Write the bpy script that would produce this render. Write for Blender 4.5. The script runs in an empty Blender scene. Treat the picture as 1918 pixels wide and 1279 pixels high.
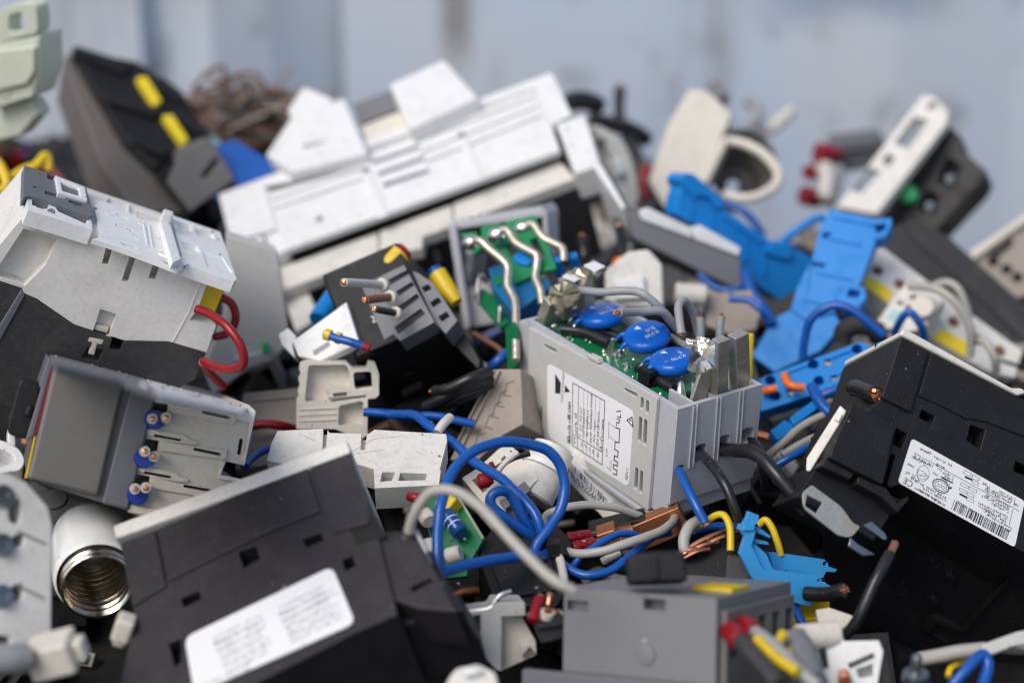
import bpy, bmesh, math, random
from mathutils import Vector, Matrix, noise as mnoise
R = math.radians
scene = bpy.context.scene
# ---------------------------------------------------------------- camera
CAM_LOC = (0.0, -0.678*math.cos(R(20)), 0.25 + 0.678*math.sin(R(20)))
cd = bpy.data.cameras.new('camera'); cam = bpy.data.objects.new('camera', cd)
scene.collection.objects.link(cam); scene.camera = cam
cam.location = CAM_LOC; cam.rotation_euler = (R(70), 0, 0)
cd.sensor_width = 36; cd.lens = 70; cd.clip_start = 0.02; cd.clip_end = 50
cd.dof.use_dof = True; cd.dof.focus_distance = 0.668; cd.dof.aperture_fstop = 5.2; cd.dof.aperture_blades = 9
# ---------------------------------------------------------------- world, sun, exposure
world = bpy.data.worlds.new('World'); scene.world = world; world.use_nodes = True
wn = world.node_tree.nodes; wl = world.node_tree.links
sky = wn.new('ShaderNodeTexSky'); sky.sky_type = 'NISHITA'; sky.sun_disc = False
SUN_DIR = Vector((-0.42, -0.48, 0.76)).normalized()          # broad light from high up on the left, a little towards the camera
sky.sun_elevation = math.asin(SUN_DIR.z); sky.sun_rotation = math.atan2(SUN_DIR.x, SUN_DIR.y)
sky.air_density = 1.0; sky.dust_density = 2.5; sky.ozone_density = 0.6
bg = wn['Background']; bg.inputs['Strength'].default_value = 0.125
wl.new(sky.outputs['Color'], bg.inputs['Color'])
sd = bpy.data.lights.new('sun', 'SUN'); sun = bpy.data.objects.new('sun', sd); scene.collection.objects.link(sun)
sd.energy = 1.5; sd.angle = R(34); sd.color = (1.0, 0.96, 0.90)
sun.rotation_euler = SUN_DIR.to_track_quat('Z', 'Y').to_euler()
vs = scene.view_settings; vs.view_transform = 'Standard'; vs.look = 'None'; vs.exposure = 0.30; vs.gamma = 1.0
vs.use_curve_mapping = False
scene.cycles.use_denoising = True; scene.cycles.filter_width = 1.15; scene.cycles.max_bounces = 8; scene.cycles.caustics_reflective = False; scene.cycles.caustics_refractive = False
rnd = random.Random(7)
COL = scene.collection
MM = 0.001
# ---------------------------------------------------------------- materials
MATS = {}
def nmath(nt, op, a, b=None):
    n = nt.nodes.new('ShaderNodeMath'); n.operation = op
    for i, v in enumerate((a, b)):
        if v is None: continue
        if isinstance(v, (int, float)): n.inputs[i].default_value = v
        else: nt.links.new(v, n.inputs[i])
    return n.outputs[0]
def noise(nt, vec, scale, detail=4, rough=.6, dist=0):
    n = nt.nodes.new('ShaderNodeTexNoise'); n.inputs['Scale'].default_value = scale
    n.inputs['Detail'].default_value = detail; n.inputs['Roughness'].default_value = rough
    n.inputs['Distortion'].default_value = dist; nt.links.new(vec, n.inputs['Vector']); return n.outputs['Fac']
def ramp(nt, fac, a, b):
    n = nt.nodes.new('ShaderNodeMapRange'); n.inputs['From Min'].default_value = a; n.inputs['From Max'].default_value = b
    n.interpolation_type = 'SMOOTHSTEP'; nt.links.new(fac, n.inputs['Value']); return n.outputs['Result']
def mixc(nt, fac, a, b):
    n = nt.nodes.new('ShaderNodeMix'); n.data_type = 'RGBA'
    for s, v in ((n.inputs['Factor'], fac), (n.inputs['A'], a), (n.inputs['B'], b)):
        if isinstance(v, (int, float)): s.default_value = v
        elif isinstance(v, tuple): s.default_value = (*v, 1)
        else: nt.links.new(v, s)
    return n.outputs['Result']
def mat(name, col, rough=.45, metal=0., dirt=.35, dirtcol=(.16, .13, .10), speck=.3, bump=.25, grain=2.2, spec=.5, coat=0., scratch=.3, wear=None, trans=0.):
    m = bpy.data.materials.new(name); m.use_nodes = True; nt = m.node_tree; b = nt.nodes['Principled BSDF']
    tc = nt.nodes.new('ShaderNodeTexCoord'); mp = nt.nodes.new('ShaderNodeMapping')
    mp.inputs['Scale'].default_value = (1000, 1000, 1000)
    oi = nt.nodes.new('ShaderNodeObjectInfo')
    va = nt.nodes.new('ShaderNodeVectorMath'); va.operation = 'SCALE'; va.inputs[0].default_value = (311., 177., 243.)
    nt.links.new(oi.outputs['Random'], va.inputs['Scale'])
    nt.links.new(tc.outputs['Object'], mp.inputs['Vector'])
    ad = nt.nodes.new('ShaderNodeVectorMath'); ad.operation = 'ADD'
    nt.links.new(mp.outputs[0], ad.inputs[0]); nt.links.new(va.outputs[0], ad.inputs[1]); v = ad.outputs[0]
    smudge = ramp(nt, noise(nt, v, .085, 6, .68, .6), .46, .74)
    fine = noise(nt, v, .55, 5, .7)
    c = mixc(nt, nmath(nt, 'MULTIPLY', smudge, dirt), tuple(col), tuple(x*(1-.0)*.5+y*.5 for x, y in zip(col, dirtcol)))
    c = mixc(nt, nmath(nt, 'MULTIPLY', ramp(nt, fine, .42, .8), dirt*.55), c, dirtcol)
    sp = ramp(nt, noise(nt, v, 1.35, 2, .5), .70, .76)          # grit and dust specks
    light = sum(col)/3 < .12
    c = mixc(nt, nmath(nt, 'MULTIPLY', sp, speck), c, (.33, .30, .27) if light else (.11, .09, .07))
    sv = nt.nodes.new('ShaderNodeMapping'); sv.inputs['Scale'].default_value = (.12, 1.3, .5); sv.inputs['Rotation'].default_value = (.4, .9, .6)
    nt.links.new(v, sv.inputs['Vector'])
    sc = ramp(nt, noise(nt, sv.outputs[0], 1.1, 3, .55), .68, .75)   # scuffs
    c = mixc(nt, nmath(nt, 'MULTIPLY', sc, scratch*.5), c, tuple(min(1, x*1.25+.10) for x in col))
    nt.links.new(c, b.inputs['Base Color'])
    rg = nmath(nt, 'ADD', nmath(nt, 'MULTIPLY', smudge, .18), nmath(nt, 'ADD', nmath(nt, 'MULTIPLY', fine, .16), rough-.12))
    nt.links.new(rg, b.inputs['Roughness'])
    b.inputs['Metallic'].default_value = metal; b.inputs['Specular IOR Level'].default_value = spec
    b.inputs['Coat Weight'].default_value = coat; b.inputs['Coat Roughness'].default_value = .08
    if trans: b.inputs['Transmission Weight'].default_value = trans
    if bump:
        bp = nt.nodes.new('ShaderNodeBump'); bp.inputs['Strength'].default_value = bump; bp.inputs['Distance'].default_value = .00012
        h = nmath(nt, 'ADD', noise(nt, v, grain, 3, .6), nmath(nt, 'MULTIPLY', noise(nt, v, .12, 2, .5), 1.6))
        nt.links.new(h, bp.inputs['Height']); nt.links.new(bp.outputs[0], b.inputs['Normal'])
    MATS[name] = m; return m
mat('white', (.76, .76, .75), .42, dirt=.30, speck=.35)
mat('offwhite', (.70, .675, .62), .5, dirt=.45, speck=.5)
mat('lightgrey', (.55, .54, .515), .45, dirt=.22, speck=.4)
mat('warmgrey', (.76, .735, .69), .5, dirt=.36, speck=.4, bump=.4)
mat('coolgrey', (.46, .47, .495), .42, dirt=.2, speck=.35)
mat('beige', (.62, .57, .49), .5, dirt=.3, speck=.45)
mat('cream', (.70, .65, .56), .5, dirt=.35, speck=.6)
mat('taupe', (.30, .255, .21), .55, dirt=.4)
mat('midgrey', (.15, .145, .138), .5, dirt=.25, bump=.7, grain=1.6)
mat('bluegrey', (.125, .132, .15), .45, dirt=.25, bump=.3)
mat('stonegrey', (.175, .18, .19), .5, dirt=.25)
mat('charcoal', (.042, .042, .045), .55, dirt=.35, bump=.5, spec=.3)
mat('black', (.011, .011, .0125), .5, dirt=.22, dirtcol=(.045, .04, .037), speck=.4, bump=.5, grain=1.5, scratch=.4, spec=.28)
mat('purpleblack', (.025, .022, .025), .48, dirt=.4, dirtcol=(.07, .06, .06), speck=.4, bump=.5, grain=1.5, scratch=.2, spec=.32)
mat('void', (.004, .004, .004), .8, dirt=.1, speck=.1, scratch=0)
mat('blue', (.008, .21, .60), .45, spec=.3, dirt=.2, dirtcol=(.02, .07, .2), speck=.2, scratch=.15)
mat('skyblue', (.035, .30, .66), .42, dirt=.25, dirtcol=(.03, .10, .22), speck=.2, scratch=.15)
mat('cableblue', (.006, .085, .37), .32, dirt=.2, dirtcol=(.01, .04, .15), speck=.15, scratch=.3, bump=.15)
mat('varistorblue', (.003, .105, .50), .2, dirt=.08, dirtcol=(.01, .03, .2), speck=.1, scratch=.05, bump=.05, coat=.12, spec=.3)
mat('capblue', (.008, .07, .25), .25, dirt=.2, dirtcol=(.01, .03, .1), bump=.05)
mat('relayblue', (.006, .13, .32), .3, dirt=.2, dirtcol=(.01, .04, .1), bump=.1)
mat('red', (.26, .005, .010), .35, dirt=.2, dirtcol=(.1, .01, .01), speck=.2)
mat('yellow', (.72, .50, .012), .42, dirt=.25, dirtcol=(.25, .16, .02), speck=.2)
mat('orange', (.80, .16, .01), .4, dirt=.2, dirtcol=(.3, .08, .01))
mat('green', (.04, .55, .18), .4, dirt=.2)
mat('pcb', (.007, .17, .06), .28, dirt=.3, dirtcol=(.01, .04, .02), speck=.35, bump=.3, coat=.3)
mat('pcblight', (.018, .24, .085), .4, dirt=.25, dirtcol=(.01, .06, .03), speck=.3, bump=.2, spec=.3)
mat('brightwhite', (.84, .84, .825), .42, dirt=.28, speck=.35)
mat('pcbedge', (.30, .34, .22), .6)
mat('copper', (.80, .36, .20), .35, 1., dirt=.3, dirtcol=(.3, .12, .06))
mat('copperdull', (.42, .17, .075), .5, .7, dirt=.4, dirtcol=(.15, .07, .04))
mat('tin', (.74, .71, .66), .30, 1., dirt=.35, dirtcol=(.35, .30, .24), bump=.8, grain=.8)
mat('tinned', (.60, .56, .47), .45, .8, dirt=.8, dirtcol=(.30, .25, .17), speck=.6, bump=1.4, grain=.6)
mat('zinc', (.32, .34, .35), .36, 1., dirt=.4, dirtcol=(.3, .35, .4), bump=.3, grain=.4)
mat('brass', (.70, .63, .52), .20, 1., dirt=.45, dirtcol=(.22, .16, .10), bump=.2, grain=.5)
mat('porcelain', (.80, .80, .78), .16, dirt=.10, speck=.25, bump=.05, coat=.5)
mat('greycable', (.40, .385, .34), .45, dirt=.25, speck=.3, bump=.2)
mat('greywire', (.30, .31, .315), .42, dirt=.2, bump=.15)
mat('blackcable', (.012, .012, .013), .33, dirt=.25, dirtcol=(.06, .055, .05), speck=.25, bump=.2, scratch=.5)
mat('whitecable', (.60, .57, .52), .45, dirt=.3)
mat('brown', (.19, .075, .035), .5, dirt=.3)
mat('labelwhite', (.88, .88, .89), .5, dirt=.08, speck=.15, bump=.1)
mat('paper', (.76, .76, .77), .5, dirt=.07, speck=.12, bump=.1)
mat('ink', (.02, .02, .022), .6, dirt=0, speck=0, bump=0, scratch=0)
mat('whiteink', (.62, .70, .80), .6, dirt=0, speck=0, bump=0, scratch=0)
mat('yellowlabel', (.80, .62, .02), .5, dirt=.15, dirtcol=(.3, .2, .02))
mat('greenish', (.60, .64, .53), .5, dirt=.3)
mat('clear', (.34, .32, .24), .3, .7, dirt=.5, dirtcol=(.2, .17, .08), bump=.6, grain=.5)
mat('ferruleblue', (.006, .035, .30), .35, dirt=.1, bump=.05)
mat('umber', (.13, .115, .105), .55, dirt=.4)
mat('wallpatch', (.36, .42, .54), .5, dirt=.3, grain=.1)
mat('aqua', (.36, .58, .60), .5)
# ---------------------------------------------------------------- shapes: each returns (verts in mm, faces)
def box(x0, x1, y0, y1, z0, z1):
    x0, x1 = sorted((x0, x1)); y0, y1 = sorted((y0, y1)); z0, z1 = sorted((z0, z1))
    v = [(x, y, z) for x in (x0, x1) for y in (y0, y1) for z in (z0, z1)]
    return v, [(0, 1, 3, 2), (4, 6, 7, 5), (0, 4, 5, 1), (2, 3, 7, 6), (0, 2, 6, 4), (1, 5, 7, 3)]
def area2(p): return sum(p[i-1][0]*p[i][1]-p[i][0]*p[i-1][1] for i in range(len(p)))
def prism(ax, pts, a, b):
    """outline in the two other axes (x: y,z  y: x,z  z: x,y) pushed from a to b along ax"""
    pts = [tuple(p) for p in pts]; n = len(pts)
    a, b = min(a, b), max(a, b)
    if (area2(pts) < 0) != (ax == 'y'): pts = pts[::-1]
    f = {'x': lambda p, t: (t, p[0], p[1]), 'y': lambda p, t: (p[0], t, p[1]), 'z': lambda p, t: (p[0], p[1], t)}[ax]
    v = [f(p, a) for p in pts] + [f(p, b) for p in pts]
    return v, [tuple(range(n))[::-1], tuple(range(n, 2*n))] + [(i, (i+1) % n, n+(i+1) % n, n+i) for i in range(n)]
def rrect(x0, x1, z0, z1, r, n=4):
    x0, x1 = sorted((x0, x1)); z0, z1 = sorted((z0, z1)); o = []
    for cx, cz, s in ((x1-r, z1-r, 0), (x0+r, z1-r, 90), (x0+r, z0+r, 180), (x1-r, z0+r, 270)):
        for k in range(n+1):
            t = R(s+90*k/n); o.append((cx+r*math.cos(t), cz+r*math.sin(t)))
    return o
def soft(pts, r, n=4):
    """round the corners of an outline"""
    o = []; m = len(pts)
    for i in range(m):
        p0, p, p1 = Vector(pts[i-1]), Vector(pts[i]), Vector(pts[(i+1) % m])
        a = p0-p; b = p1-p; rr = min(r, a.length*.45, b.length*.45)
        A = p+a.normalized()*rr; B = p+b.normalized()*rr
        for k in range(n+1):
            t = k/n; q = A*(1-t)**2+p*2*t*(1-t)+B*t*t; o.append((q.x, q.y))
    return o
def frame_of(d):
    d = Vector(d).normalized(); u = d.cross(Vector((0, 0, 1)) if abs(d.z) < .9 else Vector((1, 0, 0))).normalized(); return u, d.cross(u), d
def lathe(p, d, prof, n=24, caps=True):
    """profile [(distance along d, radius), ...] turned about the axis p + s*d"""
    u, w, d = frame_of(d); p = Vector(p); v = []; f = []
    for s, r in prof:
        for k in range(n):
            t = 2*math.pi*k/n; v.append(tuple(p+d*s+(u*math.cos(t)+w*math.sin(t))*max(r, 1e-4)))
    for i in range(len(prof)-1):
        for k in range(n):
            a = i*n+k; b = i*n+(k+1) % n; f.append((a, b, b+n, a+n))
    if caps: f.append(tuple(range(n))[::-1]); f.append(tuple(range((len(prof)-1)*n, len(prof)*n)))
    return v, f
def cyl(p, q, r, r2=None, n=18):
    p, q = Vector(p), Vector(q); return lathe(p, q-p, [(0, r), ((q-p).length, r if r2 is None else r2)], n)
def spline(pts, sub=6):
    P_ = [Vector(p) for p in pts]
    if len(P_) < 3: return P_
    P_ = [2*P_[0]-P_[1]]+P_+[2*P_[-1]-P_[-2]]; o = []
    for i in range(1, len(P_)-2):
        a, b, c, e = P_[i-1:i+3]
        for k in range(sub):
            t = k/sub; o.append(.5*((2*b)+(c-a)*t+(2*a-5*b+4*c-e)*t*t+(3*b-a-3*c+e)*t**3))
    o.append(P_[-2]); return o
def tube(pts, r, n=10, sub=6, r2=None, wob=0):
    c = spline(pts, sub) if sub else [Vector(p) for p in pts]; v = []; f = []
    if wob: c = [p+mnoise.noise_vector(p*.045+Vector((wob*9, 3, 1)))*wob*2.2+mnoise.noise_vector(p*.16+Vector((wob, 7, 2)))*wob*.5 for p in c]
    t0 = (c[1]-c[0]).normalized(); u = t0.orthogonal().normalized(); m = len(c)
    for i, p in enumerate(c):
        t = (c[min(i+1, m-1)]-c[max(i-1, 0)]).normalized(); u = (u-t*u.dot(t)).normalized(); w = t.cross(u)
        rr = r if r2 is None else r+(r2-r)*i/(m-1)
        if wob: rr *= 1+.05*mnoise.noise(p*.2)
        for k in range(n):
            a = 2*math.pi*k/n; v.append(tuple(p+(u*math.cos(a)+w*math.sin(a))*rr))
    for i in range(m-1):
        for k in range(n):
            a = i*n+k; b = i*n+(k+1) % n; f.append((a, b, b+n, a+n))
    f.append(tuple(range(n))[::-1]); f.append(tuple(range((m-1)*n, m*n))); return v, f
def bar(p, q, w, h, up=(0, 0, 1)):
    p, q = Vector(p), Vector(q); d = (q-p).normalized(); s = d.cross(Vector(up)).normalized(); t = s.cross(d)
    v = [tuple(e+s*a*w/2+t*b*h/2) for e in (p, q) for a, b in ((-1, -1), (1, -1), (1, 1), (-1, 1))]
    return v, [(0, 3, 2, 1), (4, 5, 6, 7)]+[(i, (i+1) % 4, 4+(i+1) % 4, 4+i) for i in range(4)]
def xf(sh, M): return [tuple(M @ Vector(v)) for v in sh[0]], sh[1]
def ribbon(pts, w, y, t=.05, closed=False):
    """flat printed line on a face of constant y (towards -y): pts are (x, z)"""
    V = []; F = []; pts = list(pts)+([pts[0]] if closed else [])
    for a, b in zip(pts, pts[1:]):
        a = Vector(a); b = Vector(b); d = (b-a)
        if d.length < 1e-6: continue
        d.normalize(); n = Vector((-d.y, d.x))*w/2; a = a-d*w/2; b = b+d*w/2
        q = [a-n, b-n, b+n, a+n]; s = prism('y', [(p.x, p.y) for p in q], y-t, y); k = len(V)
        V += s[0]; F += [tuple(i+k for i in f) for f in s[1]]
    return V, F
# ---------------------------------------------------------------- objects
def pose(name): d, m = POSE[name]; return d, Matrix([list(r) for r in m]+[[0, 0, 0, 1]])
def thing(name, label, cat, pz=None, loc=None, group=None):
    o = bpy.data.objects.new(name, None); COL.objects.link(o); o.empty_display_size = .01
    if pz is not None:
        d, m = pose(pz); m = m.copy(); m.translation = m.translation*MM; o.matrix_world = m
    elif loc is not None: o.location = Vector(loc)*MM
    o['label'] = label; o['category'] = cat
    if group: o['group'] = group
    return o
def mesh_of(shapes, name='mesh'):
    V = []; F = []
    for s in shapes:
        k = len(V); V += [(x*MM, y*MM, z*MM) for x, y, z in s[0]]; F += [tuple(i+k for i in f) for f in s[1]]
    me = bpy.data.meshes.new(name); me.from_pydata(V, [], F); me.update(); return me
def part(name, parent, m, shapes, cut=None, bevel=.35, label=None, seg=2, smooth=None, kind=None, ang=38):
    if isinstance(shapes, tuple): shapes = [shapes]
    me = mesh_of(shapes, name); o = bpy.data.objects.new(name, me); COL.objects.link(o)
    if cut:
        c = bpy.data.objects.new('cutter', mesh_of(cut)); COL.objects.link(c)
        md = o.modifiers.new('cut', 'BOOLEAN'); md.object = c; md.operation = 'DIFFERENCE'; md.solver = 'EXACT'; md.use_self = True
        dg = bpy.context.evaluated_depsgraph_get(); nm = bpy.data.meshes.new_from_object(o.evaluated_get(dg))
        o.modifiers.clear(); o.data = nm; bpy.data.meshes.remove(me); me = nm
        bpy.data.objects.remove(c)
    me.materials.clear(); me.materials.append(MATS[m])
    me.polygons.foreach_set('use_smooth', [True]*len(me.polygons)); me.set_sharp_from_angle(angle=R(ang))
    if bevel:
        b = o.modifiers.new('bevel', 'BEVEL'); b.width = bevel*MM; b.segments = seg; b.limit_method = 'ANGLE'; b.angle_limit = R(ang)
        w = o.modifiers.new('normals', 'WEIGHTED_NORMAL'); w.keep_sharp = False
    if parent: o.parent = parent
    if label: o['label'] = label
    if kind: o['kind'] = kind
    return o
def solid(name, label, cat, m, shapes, group=None, pz=None, **k):
    """a thing that is one mesh"""
    o = part(name, None, m, shapes, **k); o['label'] = label; o['category'] = cat
    if group: o['group'] = group
    if pz:
        d, mm = pose(pz); mm = mm.copy(); mm.translation = mm.translation*MM; o.matrix_world = mm
    return o
def text(name, parent, s, size, org, xd, up, m='ink', align='CENTER', extr=.02):
    """lettering as a thin mesh: org, xd, up in the parent's mm frame"""
    cu = bpy.data.curves.new(name, 'FONT'); cu.body = s; cu.size = size*MM; cu.align_x = align; cu.align_y = 'CENTER'; cu.extrude = extr*MM
    t = bpy.data.objects.new(name, cu); COL.objects.link(t); dg = bpy.context.evaluated_depsgraph_get()
    me = bpy.data.meshes.new_from_object(t.evaluated_get(dg)); bpy.data.objects.remove(t)
    o = bpy.data.objects.new(name, me); COL.objects.link(o); me.materials.clear(); me.materials.append(MATS[m])
    x = Vector(xd).normalized(); u = Vector(up); u = (u-x*u.dot(x)).normalized(); z = x.cross(u)
    M = Matrix((x, u, z)).transposed().to_4x4(); M.translation = Vector(org)*MM
    o.parent = parent; o.matrix_local = M; return o
def scribble(a, b, h, y, seed=0, dens=.75, t=.05):
    """a row of illegible small print from a to b on a face of constant y"""
    r = random.Random(seed); a = Vector(a); b = Vector(b); L_ = (b-a).length; d = (b-a)/L_; n = Vector((-d.y, d.x)); s = 0; V = []; F = []
    while s < L_:
        w = h*r.uniform(.28, .6)
        if r.random() < dens:
            k = len(V); hh = h*r.choice((.62, .62, .9, .62)); th = h*.16
            for (u0, u1, v0, v1) in r.choice(([(0, th, 0, hh), (th, w, hh-th, hh)], [(0, w, 0, th), (0, th, th, hh)], [(0, th, 0, hh), (w-th, w, 0, hh)], [(0, w, hh*.45, hh*.45+th), (w-th, w, 0, hh)], [(w*.4, w*.4+th, 0, hh)])):
                q = [a+d*(s+uu)+n*(vv-h*.3) for uu, vv in ((u0, v0), (u1, v0), (u1, v1), (u0, v1))]
                sh = prism('y', [(p.x, p.y) for p in q], y-t, y); k = len(V); V += sh[0]; F += [tuple(i+k for i in f) for f in sh[1]]
        else: w *= .8
        s += w+h*.14
    return V, F
def wire(name, label, pts, r, m, cat='cable', core='', corer=None, group=None, sub=7, n=10, strip=4., corem='copper', ends=None):
    """a cable through world points (mm); core: 's' start, 'e' end bare copper stub"""
    r *= {'yellow': .62, 'greycable': .75, 'blackcable': .80, 'cableblue': .82, 'greywire': .80}.get(m, .86)
    o = Vector(pts[0]); q = [Vector(p)-o for p in pts]
    if not core and not ends:
        ob = part(name, None, m, tube(q, r, n, sub, wob=.45), bevel=0, ang=60); ob.location = o*MM; ob['label'] = label; ob['category'] = cat
        if group: ob['group'] = group
        return ob
    t = thing(name, label, cat, loc=o, group=group)
    part('insulation', t, m, tube(q, r, n, sub), bevel=0, ang=60)
    c = spline(q, sub)
    for e in core:
        p, d = (c[0], c[0]-c[1]) if e == 's' else (c[-1], c[-1]-c[-2]); d.normalize(); cr = corer or r*.62
        u, w, _ = frame_of(d); sh = []
        for k in range(7):
            a = 2*math.pi*k/6; off = (u*math.cos(a)+w*math.sin(a))*cr*.66 if k < 6 else Vector((0, 0, 0))
            tip = d*strip*rnd.uniform(.7, 1.05)+off*rnd.uniform(.9, 1.5)
            sh.append(tube([p+off-d*1.5, p+off+d*strip*.4, p+tip], cr*.36, 6, 2))
        part('copper_core', t, 'copperdull' if strip <= 1.2 else corem, sh, bevel=0, ang=60)
    for e, em, er, el in ends or ():
        p, d = (c[0], c[0]-c[1]) if e == 's' else (c[-1], c[-1]-c[-2]); d.normalize()
        part('ferrule', t, em, lathe(p-d*.8, d, [(0, er*.8), (.6, er), (el*.6, er*.92), (el, er*.6)], 14), bevel=0)
    return t
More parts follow.
